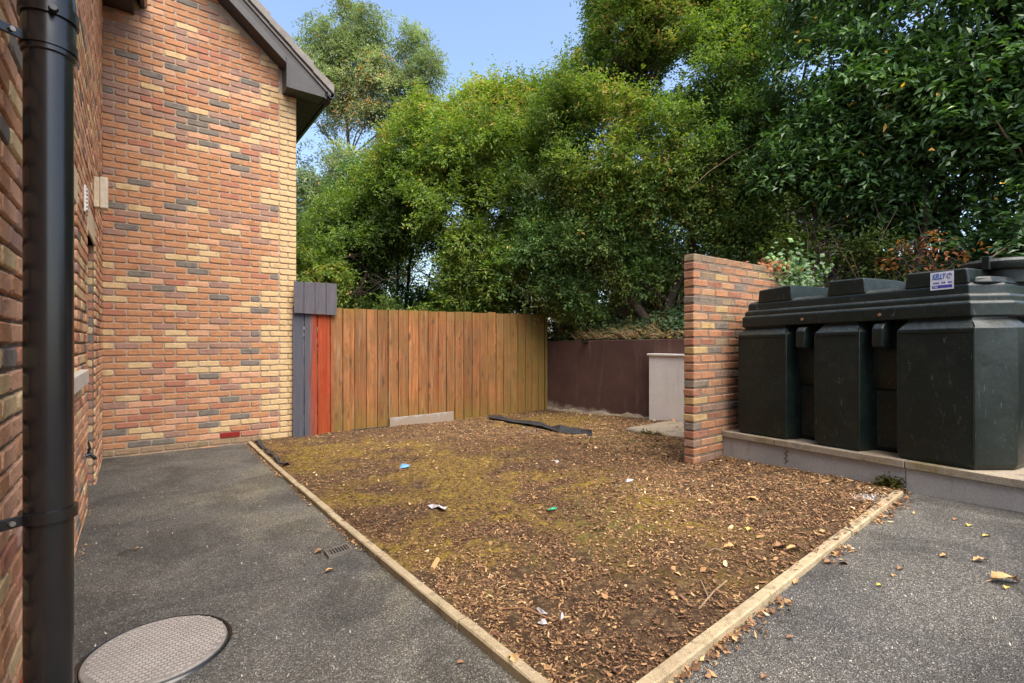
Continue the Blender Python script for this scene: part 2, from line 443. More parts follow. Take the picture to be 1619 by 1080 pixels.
def root(name, loc, label, cat, group=None):
    o = bpy.data.objects.new(name, None); o.empty_display_size = .2
    o.location = tuple(map(float, loc)); COL.objects.link(o)
    o['label'] = label; o['category'] = cat
    if group: o['group'] = group
    o['base'] = tuple(map(float, loc))
    return o
def base_of(p):
    while p.parent: p = p.parent
    return np.array(p.location)
def link(name, me, parent=None, loc=(0, 0, 0)):
    o = bpy.data.objects.new(name, me); COL.objects.link(o)
    o.location = tuple(map(float, loc))
    if parent: o.parent = parent
    return o
def build(name, geo, mats, parent=None, smooth=False, bevel=0, seg=2, angle=None):
    """Geo in world coordinates -> object (relative to the base of its thing)"""
    if not isinstance(mats, (list, tuple)): mats = [mats]
    V = np.array(geo.v); base = base_of(parent) if parent else V.mean(0) * np.array([1, 1, 0]) + np.array([0, 0, V[:, 2].min()])
    me = bpy.data.meshes.new(name); me.from_pydata([tuple(v) for v in (V - base)], [], geo.f)
    for q in mats: me.materials.append(q)
    me.polygons.foreach_set('material_index', geo.m)
    me.update()
    if smooth:
        me.polygons.foreach_set('use_smooth', [True] * len(me.polygons))
        me.set_sharp_from_angle(angle=math.radians(angle or 40))
    o = link(name, me, parent, (0, 0, 0) if parent else base)
    if bevel:
        b = o.modifiers.new("bevel", 'BEVEL'); b.width = bevel; b.segments = seg; b.limit_method = 'ANGLE'; b.angle_limit = math.radians(25)
    return o
def tag(o, label, cat, group=None):
    o['label'] = label; o['category'] = cat
    if group: o['group'] = group
    return o
def kind(o, k='structure'): o['kind'] = k; return o
Z3 = np.array([0, 0, 1.0])
def v3(a, z=0.0): return np.array([a[0], a[1], z])

# value noise
_nd = R.normal(size=(3, 14, 3)); _np = R.uniform(0, 6.28, (3, 14))
def fnoise(P, f, k=0):
    P = np.asarray(P) * f
    s = 0
    for i in range(14):
        s = s + np.sin(P @ _nd[k % 3, i] + _np[k % 3, i] + 1.3 * np.sin(P @ _nd[(k + 1) % 3, i] * .6 + i))
    return s / 14 ** .5 * .9

# ------------------------------------------------------------------ ground
def grid_sheet(name, x0, x1, y0, y1, step, zf, mat):
    xs = np.arange(x0, x1 + step / 2, step); ys = np.arange(y0, y1 + step / 2, step)
    X, Y = np.meshgrid(xs, ys); Z = zf(X, Y)
    V = np.stack([X.ravel(), Y.ravel(), Z.ravel()], 1); nx = len(xs); ny = len(ys)
    I = np.arange(nx * ny).reshape(ny, nx)
    Fa = np.stack([I[:-1, :-1].ravel(), I[:-1, 1:].ravel(), I[1:, 1:].ravel(), I[1:, :-1].ravel()], 1)
    return link(name, mesh_np(name, V, Fa, mat, smooth=True))
kind(grid_sheet("ground", -300, 300, -300, 300, 50, lambda X, Y: X * 0 - .35, M_bank))
kind(grid_sheet("asphalt_yard", -6.2, 6.2, -4.0, 9.0, .1, lambda X, Y: g(X, Y) + .004 * fnoise(np.stack([X, Y, X * 0], -1), 2.0), M_asphalt))

# bed outline
K1a, K1b = gp(395, 702), gp(838, 1080)
K2a, K2b = gp(1421, 784), gp(1040, 1080)
def isect(a, b, c, d):
    A = np.array([b[:2] - a[:2], -(d[:2] - c[:2])]).T
    s = np.linalg.solve(A, c[:2] - a[:2]); return a[:2] + s[0] * (b[:2] - a[:2])
KC = isect(K1a, K1b, K2a, K2b)
P0 = np.array([1.958, 4.668])          # plinth start at the garden wall
U = np.array([0.4743, -0.8806]); W = np.array([0.8806, 0.4743])
FE = np.array([0.62, 9.42])            # far end of the fence
RWd = np.array([0.5998, -0.8003])      # direction of the retaining wall
RWe = FE + RWd * 4.62
K2e = P0 + U * ((K2a[:2] - P0) @ U)    # where the kerb meets the plinth
GW0 = np.array([1.601, 4.4])           # garden wall front corner
FS = GR + NG * .02
bed = np.array([K1a[:2] + D * .012, KC, K2e, P0 + W * .06, GW0 + D * 2.15, RWe + NL * .02, FE + NL * .03 + NG * -.02, FS - D * .02 - NG * .03, K1a[:2] - NG * .42 + D * .02])
def inside(P, poly):
    x, y = P[..., 0], P[..., 1]; c = np.zeros(x.shape, bool); n = len(poly)
    for i in range(n):
        x1, y1 = poly[i]; x2, y2 = poly[(i + 1) % n]
        cond = ((y1 > y) != (y2 > y)) & (x < (x2 - x1) * (y - y1) / (y2 - y1 + 1e-12) + x1)
        c ^= cond
    return c
def snap(P, poly):
    best = np.full(len(P), 1e9); out = P.copy(); n = len(poly)
    for i in range(n):
        a = poly[i]; b = poly[(i + 1) % n]; ab = b - a
        t = np.clip(((P - a) @ ab) / (ab @ ab), 0, 1); q = a + t[:, None] * ab
        d = np.linalg.norm(P - q, axis=1); m = d < best
        best[m] = d[m]; out[m] = q[m]
    return out, best
def bed_z(x, y):
    P = np.stack([x, y, x * 0], -1)
    return g(x, y) + .022 + .010 * fnoise(P, 2.2) + .006 * fnoise(P, 9, 1)
MG = [(450, 712, .30, 1.0), (520, 722, .30, .9), (480, 740, .25, .7), (560, 790, .22, .7), (640, 715, .35, .6), (700, 735, .35, .6), (740, 775, .42, 1.1), (800, 795, .30, .8),
      (850, 668, .55, 1.0), (900, 662, .4, .8), (620, 875, .2, .5), (760, 905, .22, .45), (1120, 835, .3, .45), (930, 890, .2, .4), (1180, 960, .16, .6), (820, 720, .4, .5), (600, 740, .3, .6), (580, 700, .3, .5), (930, 760, .3, .35), (690, 850, .25, .4), (780, 655, .3, .5), (1000, 690, .3, .35), (860, 840, .25, .3), (1050, 800, .3, .4)]
MGp = [(gp(x, y)[:2], s_, w_) for x, y, s_, w_ in MG]
def moss_field(P):
    f = np.zeros(len(P))
    for c, s_, w_ in MGp: f += 1.3 * w_ * np.exp(-((P - c) ** 2).sum(1) / (2 * s_ * s_))
    c3 = np.column_stack([P, P[:, 0] * 0])
    return np.clip(f * (1 + 1.0 * fnoise(c3, 5.5, 1) + .5 * fnoise(c3, 13, 2)) + .20 * fnoise(c3, 3.3) - .14, 0, 1)
st = .035
xs = np.arange(bed[:, 0].min() - st, bed[:, 0].max() + 2 * st, st); ys = np.arange(bed[:, 1].min() - st, bed[:, 1].max() + 2 * st, st)
X, Y = np.meshgrid(xs, ys); PP = np.stack([X.ravel(), Y.ravel()], 1)
ins = inside(PP, bed); sn, dist = snap(PP, bed)
Q = np.where(ins[:, None], PP, sn)
I = np.arange(len(PP)).reshape(X.shape)
Fa = np.stack([I[:-1, :-1].ravel(), I[:-1, 1:].ravel(), I[1:, 1:].ravel(), I[1:, :-1].ravel()], 1)
keep = ins[Fa].any(1); Fa = Fa[keep]
used = np.unique(Fa); mp = -np.ones(len(PP), int); mp[used] = np.arange(len(used))
edge = np.clip(dist / .12, 0, 1); edge = np.where(ins, edge, 0)
zz = bed_z(Q[:, 0], Q[:, 1]) * edge + (g(Q[:, 0], Q[:, 1]) + .022) * (1 - edge) + .008 * fnoise(np.stack([Q[:, 0], Q[:, 1], Q[:, 0] * 0], 1), 26, 2) * edge
kind(link("bark_bed_soil", mesh_np("bark_bed_soil", np.column_stack([Q, zz])[used], mp[Fa], M_soil, smooth=True)))
_bo = bpy.data.objects["bark_bed_soil"]; _ma = _bo.data.attributes.new('mossy', 'FLOAT', 'POINT')
_ma.data.foreach_set('value', moss_field(Q[used]).astype(np.float32))

# mulch chips: one uncountable mass
def scatter_chips(name, n, poly, L, Wd, lift, mat, seed, dens=None, tint_bias=0.0, curl=.35):
    r = np.random.RandomState(seed)
    lo, hi = poly.min(0), poly.max(0); pts = np.zeros((0, 2))
    while len(pts) < n:
        p = r.uniform(lo, hi, (n * 2, 2)); p = p[inside(p, poly)]
        if dens is not None: p = p[r.uniform(0, 1, len(p)) < dens(p)]
        pts = np.vstack([pts, p])
    p = pts[:n]
    l = L * np.exp(r.normal(0, .42, n)); w = Wd * np.exp(r.normal(0, .38, n))
    a = r.uniform(0, 6.283, n)
    t1 = r.normal(0, .22, n); t2 = r.normal(0, .30, n)
    u = np.stack([np.cos(a), np.sin(a), t1], 1); v = np.stack([-np.sin(a), np.cos(a), t2], 1)
    nn = np.cross(u, v)
    c = np.column_stack([p, bed_z(p[:, 0], p[:, 1]) + lift * r.uniform(.2, 1.4, n)])
    # six outline points with a raised keel: four quads' worth of flake
    prof = np.array([(-.5, -.15), (-.2, -.5), (.28, -.42), (.5, .05), (.22, .5), (-.26, .42)])
    jj = r.normal(0, .10, (n, 6, 2)) + prof
    V = c[:, None, :] + u[:, None, :] * (jj[..., 0:1] * l[:, None, None]) + v[:, None, :] * (jj[..., 1:2] * w[:, None, None])
    V += nn[:, None, :] * ((jj[..., 0:1] ** 2) * (l * curl * r.uniform(-1, 1, n))[:, None, None])
    base = np.arange(n)[:, None] * 6
    Fa = np.concatenate([base + np.array([[0, 1, 2, 5]]), base + np.array([[2, 3, 4, 5]])], 0)
    tv = np.clip(r.beta(2.0, 3.0, n) + tint_bias + .13 * fnoise(c, 1.6), 0, 1)
    return link(name, mesh_np(name, V.reshape(-1, 3), Fa, mat, tint=np.concatenate([tv, tv])))
def dens1(p):
    c = np.column_stack([p, p[:, 0] * 0]); d = np.clip(.62 + .55 * fnoise(c, 1.1, 1), .12, 1)
    near = np.clip(1.4 - p[:, 1] * .12, .45, 1.0)
    return d * near * (1 - .55 * moss_field(p))
kind(scatter_chips("bark_mulch", 115000, bed, .0155, .0050, .006, M_chip, 3, dens1, .08), 'stuff')
kind(scatter_chips("leaf_litter", 6000, bed, .027, .013, .010, M_chip, 5, lambda p: np.clip(.25 + .5 * (p[:, 0] - .3) / 2, .1, 1), .14, .9), 'stuff')
kind(scatter_chips("fine_mulch_crumbs", 120000, bed, .0095, .0040, .004, M_chip, 6, lambda p: np.clip(1.3 - p[:, 1] * .15, .1, 1), -.02), 'stuff')

# ------------------------------------------------------------------ kerbs
def kerb(name, a, b, label, seg=.915, w=.05, first=.915):
    r0 = root(name, (a[0], a[1], float(g(a[0], a[1]))), label, "kerb")
    L = np.linalg.norm(b - a); d = (b - a) / L; nrm = np.array([-d[1], d[0]]); s = 0; ln = first
    while s < L - .02:
        e = min(s + ln, L); ln = seg
        p, q = a + d * (s + .004), a + d * (e - .004); off = rnd.uniform(-.004, .004)
        G = Geo(); vs = []; nst = 8
        for i in range(nst + 1):
            c = p + (q - p) * i / nst; zt = float(g(c[0], c[1])) + .036 + off
            jl, jr = rnd.uniform(-.0015, .0015), rnd.uniform(-.0015, .0015)
            for (o, zz_) in ((-w / 2, zt - .13), (-w / 2, zt - .006), (-w / 2 + .006 + jl, zt + jl), (w / 2 - .006 + jr, zt + jr), (w / 2, zt - .006), (w / 2, zt - .13)):
                vs.append((*(c + nrm * (o + off)), zz_))
        fs = [(i * 6 + k, (i + 1) * 6 + k, (i + 1) * 6 + k + 1, i * 6 + k + 1) for i in range(nst) for k in range(5)]
        fs += [tuple(range(6)), tuple(range(nst * 6 + 5, nst * 6 - 1, -1))]
        build("kerb_stone", G.add(vs, fs), M_kerb, r0)
        s = e
    return r0
kerb("edging_kerb", K1a[:2], KC, "long pale concrete edging kerb between the house path and the bark bed", first=.70)
kerb("edging_kerb", K2a[:2] + (K2a[:2] - K2b[:2]) * .003, KC + (K2a[:2] - KC) * .02, "pale concrete edging kerb running from the tank plinth along the right side of the bark bed", first=.93)
# black liner standing proud behind the first kerb
G = Geo(); kd = (KC - K1a[:2]) / np.linalg.norm(KC - K1a[:2]); kn = np.array([-kd[1], kd[0]]); kn = kn if kn @ D > 0 else -kn
pts = [K1a[:2] + kd * (0.12 + .1 * i) + kn * (.035 + .012 * math.sin(i * 1.3)) for i in range(17)]
vs = []
for i, p in enumerate(pts):
    z0 = float(g(*p)); hh = .055 + .016 * math.sin(i * 2.1)
    vs += [(*p, z0), (*(p + kn * .004), z0 + hh), (*(p + kn * (.028 + .012 * math.sin(i * 1.7))), z0 + hh + .004), (*(p + kn * (.045 + .02 * math.sin(i * 1.7))), z0 + .02)]
fs = [(i * 4 + k, (i + 1) * 4 + k, (i + 1) * 4 + k + 1, i * 4 + k + 1) for i in range(16) for k in range(3)]
tag(build("weed_membrane_edge", G.add(vs, fs), M_membrane), "torn black liner edge sticking up beside the far half of the house path kerb", "membrane")

# ------------------------------------------------------------------ bricks
def brick_arrays(L, H, r, proud=.011, deep=.02, thick=None):
    c = min(.011, H * .2)
    out = np.array([(c, 0), (L * .5, 0), (L - c, 0), (L, c), (L, H - c), (L - c, H), (L * .5, H), (c, H), (0, H - c), (0, c)], float)
    out = out + r.normal(0, .0016, out.shape)
    cen = np.array([L / 2, H / 2])
    ins_ = out + np.sign(cen - out) * np.array([.0055, .0050]) * (np.abs(cen - out) > .004) + r.normal(0, .0012, out.shape)
    pr = proud + r.uniform(-.002, .003)
    ring = lambda o, y: np.column_stack([o[:, 0], np.full(10, y) if np.isscalar(y) else y, o[:, 1]])
    V = np.vstack([ring(out, deep), ring(out, -pr * .62), ring(ins_, -pr + r.normal(0, .0005, 10)), [[L / 2, -pr, H / 2]]])
    T = []
    for k in range(2):
        for i in range(10):
            a, b, c2, d = k * 10 + i, k * 10 + (i + 1) % 10, (k + 1) * 10 + (i + 1) % 10, (k + 1) * 10 + i
            T += [(a, b, c2), (a, c2, d)]
    T += [(20 + i, 20 + (i + 1) % 10, 30) for i in range(10)]
    return V, np.array(T)
_cache = {}
BSM = np.array([True] * 20 + [False] * 30)
def brick_variant(L, H, col, k, proud):
    key = (round(L, 3), round(H, 3), col, k, proud)
    if key not in _cache:
        V, T = brick_arrays(L, H, np.random.RandomState(abs(hash((key[0], key[1], k))) % 9999), proud)
        me = mesh_np("brick", V, T, BR[col], smooth=BSM)
        _cache[key] = (me, V, T)
    return _cache[key]
cols = 'ooooooooooooooopprrrmmmmmgggyyy'
def pick(): return rnd.choice(cols)

bricks = []      # (origin xy, z, angle, L, H, colour, proud)
CO = .075; HB = .0610; J = .014
zb0 = -.045
rake = lambda t: 4.9 - .841 * (t - 1.871)
# gable
row = 0; z = zb0
def gb(t0, t1, z, c):
    if z + HB > rake(t1) + .06: return
    if t0 > 1.80 and z + HB > 4.62: return
    bricks.append((GL + D * (t0 + J / 2), z, A_G, t1 - t0 - J, HB, c, .011, 'g'))
while z < 5.75:
    odd = row % 2
    grp = (row // 3) % 2 == 0            # buff quoin groups of three courses
    pt = .228
    if odd == 0:
        e = [pt * k for k in range(9)]
    else:
        e = [0, .114] + [.114 + pt * k for k in range(1, 8)] + [1.824]
    for a, b in zip(e[:-1], e[1:]):
        if grp and a > 1.55: continue
        if grp and b > 1.60: b = 1.598
        if b - a < .05: continue
        c = pick()
        if row <= 2 and rnd.random() < .8: c = 'd' if row <= 1 else c
        if abs(z - .11) < .04 and abs(a - 1.14) < .1: c = None
        if c: gb(a, b, z, c)
    if grp:
        if row % 3 == 1: ee = [1.598, 1.71, 1.937, 2.044]
        else: ee = [1.598, 1.824, 2.044]
        if odd == 1 and row % 3 != 1: pass
    else:
        ee = [1.824, 2.044] if odd == 0 else [1.824, 1.932, 2.044]
    for a, b in zip(ee[:-1], ee[1:]): gb(a, b, z, 'y')
    z += CO; row += 1
# side wall, s measured along DL back from the inner corner
def side_s(Yv): return (GL[1] - Yv) / DL[1]
DOOR = (side_s(4.58), side_s(3.91)); DTOP = 2.19
WIN = (side_s(3.17), side_s(2.05)); WB, WT = 1.02, 2.19
SLEN = side_s(-.9)
z = zb0; row = 0
lint = .215
while z < 5.02:
    s = -.114 if row % 2 else 0
    while s < SLEN:
        a, b = max(s, 0), min(s + .228, SLEN); s += .228
        segs = [(a, b)]
        def cut(segs, lo, hi):
            o = []
            for (p, q) in segs:
                if q <= lo or p >= hi: o.append((p, q)); continue
                if p < lo: o.append((p, lo))
                if q > hi: o.append((hi, q))
            return o
        if z < DTOP: segs = cut(segs, *DOOR)
        elif z < DTOP + lint: segs = cut(segs, DOOR[0] - .02, DOOR[1] + .02)
        if WB - .075 < z + .01 < WT: segs = cut(segs, *WIN)
        elif WT <= z + .01 < WT + lint: segs = cut(segs, WIN[0] - .1, WIN[1] + .1)
        for (p, q) in segs:
            if q - p < .03: continue
            o = GL - DL * (q - J / 2)
            if z > 5.0: continue
            bricks.append((o, z, A_L, q - p - J, HB, rnd.choice('oooopppppppppprmmgyyy'), .013, 's'))  # extra peach bricks: this wall's missing light is put into the brick colour
    z += CO; row += 1
# reveal bricks of the doorway's far jamb (faces the camera)
jo = GL - DL * DOOR[0]
z = zb0; row = 0
while z < DTOP - .05:
    bricks.append((jo - NL * .102, z, A_G, .095, HB, rnd.choice('orrmgoymg'), .004, 'j'))
    z += CO; row += 1

def px_area(b):
    o, z, a, L, H, c, pr, w = b
    d = np.array([math.cos(a), math.sin(a)]); p = o + d * L / 2
    q0, q1 = o, o + d * L
    if min(q0[1], q1[1]) < .5: return 0
    x0, x1 = CX + F * q0[0] / q0[1], CX + F * q1[0] / q1[1]
    y0, y1 = CY - F * (z - CH) / p[1], CY - F * (z + H - CH) / p[1]
    xm, ym = (x0 + x1) / 2, (y0 + y1) / 2
    if not (0 < xm < 1619 and 0 < ym < 1080): return 0
    if w != 'g' and 40 < xm < 115: return 0
    return abs(x1 - x0) * abs(y1 - y0)

house = root("brick_house", (GL[0], GL[1], 0), "brick house with buff corner quoins and dark roof edge on the left of the yard", "house")
HBASE = np.array([GL[0], GL[1], 0.])
G = Geo().box((*GL, 0), v3(D), v3(-NG), Z3, (-.10, .0, -.2), (2.038, .25, 4.60))
ga = v3(GL); up = lambda t, zz, p=0.0: np.array([*(GL + D * t + NG * p), zz])
G.prism([up(-.10, 4.6), up(2.0, 4.6), up(2.0, rake(2.0)), up(.9, rake(.9)), up(-.10, rake(-.10))], v3(-NG) * .25)
G.box((*(GR), 0), v3(D), v3(-NG), Z3, (-.24, .25, -.2), (-.006, 5.5, 4.60))
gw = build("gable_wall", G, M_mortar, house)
G = Geo()
sx, sy = -DL, -NL
def swall(s0, s1, z0, z1): G.box((*GL, 0), v3(-DL), v3(-NL), Z3, (s0, 0, z0), (s1, .3, z1))
swall(.001, DOOR[0], -.2, 5.05); swall(DOOR[0], DOOR[1], DTOP, 5.05); swall(DOOR[1], WIN[0], -.2, 5.05)
swall(WIN[0], WIN[1], -.2, WB - .09); swall(WIN[0], WIN[1], WT, 5.05); swall(WIN[1], SLEN, -.2, 5.05)
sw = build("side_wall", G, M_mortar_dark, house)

order = sorted(range(len(bricks)), key=lambda i: -px_area(bricks[i]))
single = set(order[:296])
VV, TT, MI, off = [], [], [], 0
ckeys = list(BR)
for i, b in enumerate(bricks):
    o, z, a, L, H, c, pr, w = b
    k = rnd.randrange(6)
    me, V, T = brick_variant(L, H, c, k, pr)
    if i in single:
        ob = link("brick", me, gw if w == 'g' else sw, (o[0] - HBASE[0], o[1] - HBASE[1], z))
        ob.rotation_euler = (rnd.uniform(-.012, .012), rnd.uniform(-.008, .008), a)
    else:
        ca, sa = math.cos(a), math.sin(a)
        Vr = np.column_stack([V[:, 0] * ca - V[:, 1] * sa + o[0] - HBASE[0], V[:, 0] * sa + V[:, 1] * ca + o[1] - HBASE[1], V[:, 2] + z + rnd.uniform(-.0012, .0012)])
        VV.append(Vr); TT.append(T + off); MI += [ckeys.index(c)] * len(T); off += len(V)
kind(link("brickwork", mesh_np("brickwork", np.vstack(VV), np.vstack(TT), [BR[k] for k in ckeys], midx=MI, smooth=np.tile(BSM, len(MI) // 50)), house), 'stuff')

def sbox(name, s0, s1, p0, p1, z0, z1, mat, par=None, bevel=.004):
    par = par or house
    return build(name, Geo().box((*GL, 0), v3(-DL), v3(NL), Z3, (s0, p0, z0), (s1, p1, z1)), mat, par, bevel=bevel)
sbox("door_lintel", DOOR[0] - .012, DOOR[1] + .012, -.1, .012, DTOP, DTOP + lint, M_cream)
sbox("window_lintel", WIN[0] - .09, WIN[1] + .09, -.1, .012, WT + .003, WT + lint, M_cream)
# stone sill, weathered top
G = Geo(); sl0, sl1 = side_s(3.41), WIN[1] + .12
pr = [(-.12, WB + .02 + .085), (.055, 1.118), (.055, 1.118 - .092), (.02, 1.118 - .098), (-.12, 1.02)]
pts = [np.array([*(GL - DL * sl0 + NL * p), zz]) for p, zz in pr]
build("window_sill", G.prism(pts, v3(-DL) * (sl1 - sl0)), M_sill, house, bevel=.004)
fr = sbox("window_frame", WIN[0] + .001, WIN[1] - .001, -.16, -.10, 1.09, 2.19, M_white)
sbox("pane", WIN[0] + .06, WIN[1] - .06, -.10, -.094, 1.17, 2.13, M_glass, fr, 0)
dr = sbox("door", DOOR[0] + .05, DOOR[1] - .05, -.16, -.115, -.02, DTOP - .05, M_doorpaint)
sbox("door_panel", DOOR[0] + .14, DOOR[1] - .14, -.115, -.105, .15, .95, M_doorpaint, dr)
sbox("door_panel", DOOR[0] + .14, DOOR[1] - .14, -.115, -.105, 1.1, 2.0, M_doorpaint, dr)
G = Geo()
G.box((*GL, 0), v3(-DL), v3(NL), Z3, (DOOR[0] + .001, -.17, -.02), (DOOR[0] + .05, -.102, DTOP - .001))
G.box((*GL, 0), v3(-DL), v3(NL), Z3, (DOOR[1] - .05, -.17, -.02), (DOOR[1] - .001, -.102, DTOP - .001))
build("door_frame", G, M_fascia, house)
# air brick in the gable
G = Geo(); av = (1.14, .222)
za = zb0 + 2 * CO
G.box(up(1.145, za), v3(D), v3(NG), Z3, (0, .0, 0), (.218, .006, .064))
for k in range(5): G.box(up(1.145, za), v3(D), v3(NG), Z3, (.004, .006, .004 + k * .012), (.214, .016, .011 + k * .012))
build("air_brick", G, M_vent, house)
# air brick on the side wall near the camera foot
G = Geo(); sa_ = side_s(1.72)
G.box((*GL, 0), v3(-DL), v3(NL), Z3, (sa_, .0, .105), (sa_ + .215, .017, .17))
for k in range(3):
    for q in range(11): G.box((*GL, 0), v3(-DL), v3(NL), Z3, (sa_ + .008 + q * .019, .017, .11 + k * .02), (sa_ + .018 + q * .019, .0185, .124 + k * .02), 1)
build("air_brick", G, [M_vent, M_dark], house)

# ---- roof edge over the gable
RD = np.array([D[0] * math.cos(math.radians(40)), D[1] * math.cos(math.radians(40)), -math.sin(math.radians(40))])
def rake_strip(name, t0, t1, lo, hi, p0, p1, mat, bevel=.003, par=None):
    a = [up(t0, rake(t0) + lo, p0), up(t1, rake(t1) + lo, p0), up(t1, rake(t1) + hi, p0), up(t0, rake(t0) + hi, p0)]
    return build(name, Geo().prism(a, v3(NG) * (p1 - p0)), mat, par or house, bevel=bevel)
rake_strip("barge_soffit", -.1, 1.90, 0, .02, -.0, .235, M_soffit)
rake_strip("barge_board", -.1, 1.90, -.012, .115, .235, .255, M_fascia)
rake_strip("barge_trim", -.1, 1.90, -.012, .012, .255, .262, M_fascia)
rake_strip("undercloak", -.1, 2.42, .117, .19, .06, .250, M_soffit)
roof = rake_strip("roof", -.1, 2.42, .192, .235, -5.5, .27, M_tile)
tl = .345 / math.cos(0)
kk = 0; t = 2.455
tm = {}
while t > .2:
    t0 = t - .345 * math.cos(math.radians(40))
    for c_, (p0, p1) in enumerate(((.0, .30), (-.33, -.003), (-.66, -.333))):
        a = [up(t, rake(t) + .250, p0), up(t, rake(t) + .375, p0), up(t0 - .01, rake(t0 - .01) + .335, p0), up(t0 - .01, rake(t0 - .01) + .240, p0)]
        G = Geo().prism(a, v3(NG) * (p1 - p0))
        build("roof_tile", G, M_tile, roof, bevel=.005)
    t = t0
# box end at the eaves
bz = 4.596
box_ = [up(1.864, bz), up(2.344, bz), up(2.344, bz + .055), up(1.864, rake(1.864) + .11)]
be = build("eaves_box_end", Geo().prism(box_, v3(NG) * .262), M_fascia, house, bevel=.004)
G = Geo()
for (a, b) in ((up(1.87, bz - .004, .262), up(2.35, bz - .004, .262)),):
    G.prism([a, b, b + Z3 * .018, a + Z3 * .018], v3(NG) * .008)
a = up(1.858, bz - .004, .262); G.prism([a, a + v3(D) * .018, a + v3(D) * .018 + Z3 * .40, a + Z3 * .40], v3(NG) * .008)
build("box_trim", G, M_fascia, house)
G = Geo().box(up(2.05, bz - .0), v3(D), v3(-NG), Z3, (0, .0, -.001), (.30, 5.4, .012))
for k in range(7): G.box(up(2.05 + k * .042, bz), v3(D), v3(-NG), Z3, (.004, .0, -.005), (.038, 5.4, -.001))
build("eaves_soffit", G, M_soffit, house)
build("eaves_fascia", Geo().box(up(2.345, bz - .012, .25), v3(D), v3(-NG), Z3, (0, 0, 0), (.018, 5.6, .10)), M_fascia, house)
G = Geo(); prof = [(.02, .10), (.025, .045), (.055, .015), (.09, .02), (.115, .05), (.118, .10), (.108, .10), (.104, .055), (.085, .03), (.058, .026), (.034, .05), (.03, .10)]
G.prism([up(2.345 + a, bz + b - .02, .30) for a, b in prof], v3(-NG) * 5.6)
build("gutter", G, M_black, house)
# ---- side wall eaves, high up at the inner corner
G = Geo().box((*GL, 0), v3(-DL), v3(NL), Z3, (.0, .0, 5.05), (SLEN, .27, 5.075))
for k in range(2): G.box((*GL, 0), v3(-DL), v3(NL), Z3, (.0, .012 + k * .13, 5.045), (SLEN, .13 + k * .13, 5.05))
build("eaves_soffit", G, M_soffit, house)
build("eaves_fascia", Geo().box((*GL, 0), v3(-DL), v3(NL), Z3, (.0, .27, 5.03), (SLEN, .292, 5.25)), M_fascia, house)
G = Geo().prism([np.array([*(GL + NL * (.295 + a)), 5.12 + b]) for a, b in prof], v3(-DL) * SLEN)
build("gutter", G, M_black, house)
build("lean_roof", Geo().prism([np.array([*(GL + NL * .36), 5.25]), np.array([*(GL + NL * .36), 5.29]), np.array([*(GL - NL * 2.5), 7.4]), np.array([*(GL - NL * 2.5), 7.36])], v3(-DL) * SLEN), M_tile, house)

# ---- things fixed on the side wall
def wall_thing(name, s, z, label, cat): return root(name, (*(GL - DL * s + NL * .013), z), label, cat)
s_ = side_s(4.355)
r1 = wall_thing("wall_light", s_, 2.49, "cream box light sticking out of the wall above the doorway near the inner corner", "wall light")
sbox("light_body", s_ - .11, s_ + .0, .014, .055, 2.49, 2.755, M_cream, r1, .006)
sbox("light_cover", s_ - .115, s_ + .005, .055, .112, 2.485, 2.76, M_upvc, r1, .008)
s_ = side_s(3.57)
r1 = wall_thing("vent_plate", s_, 2.25, "small white louvred vent plate on the side wall just past the black pipe", "vent")
sbox("plate", s_ - .13, s_ + .0, .013, .026, 2.245, 2.435, M_white, r1, .003)
G = Geo()
for k in range(6): G.box((*GL, 0), v3(-DL), v3(NL), Z3, (s_ - .12, .026, 2.26 + k * .028), (s_ - .01, .036, 2.272 + k * .028))
build("louvre", G, M_white, r1)
# broken tap stub
s_ = side_s(3.62); pz = CH - (722 - 540) / F * 3.62
r1 = wall_thing("broken_tap", s_, pz - .03, "broken dark tap bracket on torn brickwork low on the side wall beside the pipe", "tap")
pt = lambda s, p, zz: (*(GL - DL * s + NL * p), zz)
build("spout", Geo().tube([pt(s_, .0, pz), pt(s_, .05, pz + .01), pt(s_ - .01, .075, pz - .03)], [.016, .014, .012], 8), M_black, r1, smooth=True)
build("lever", Geo().tube([pt(s_ - .02, .03, pz), pt(s_ - .05, .04, pz + .05), pt(s_ - .10, .03, pz + .085)], [.011, .009, .006], 6), M_black, r1)
build("bracket", Geo().box((*GL, 0), v3(-DL), v3(NL), Z3, (s_ - .03, .010, pz - .035), (s_ + .06, .022, pz + .02)), M_metal, r1, bevel=.003)

# ---- big black pipe beside the camera
PC = np.array([-1.338, 1.444]); PR_ = .055
gz = float(g(*PC))
pipe = root("soil_pipe", (*PC, gz), "thick black plastic soil pipe clipped to the side wall, nearest thing on the left", "pipe")
c0 = (PC[0], PC[1], 0)
build("pipe_run", Geo().lathe(c0, [(PR_, gz - .05), (PR_, 5.0)], 48), M_black, pipe, smooth=True)
def zpix(py): return CH - (py - CY) / F * PC[1] * .99
def collar(z0, z1, ro):
    return Geo().lathe(c0, [(PR_ + .0005, z0 - .004), (ro, z0), (ro, z1 - .004), (PR_ + .0005, z1)], 48)
zt = zpix(88)
build("socket", Geo().lathe(c0, [(PR_ + .0004, zt), (PR_ + .0055, zt + .004), (PR_ + .0055, zt + .16), (PR_ + .004, zt + .18), (PR_ + .0004, zt + .2)], 48), M_black, pipe, smooth=True)
toC = np.array([0, 0]) - PC; toC = toC / np.linalg.norm(toC)
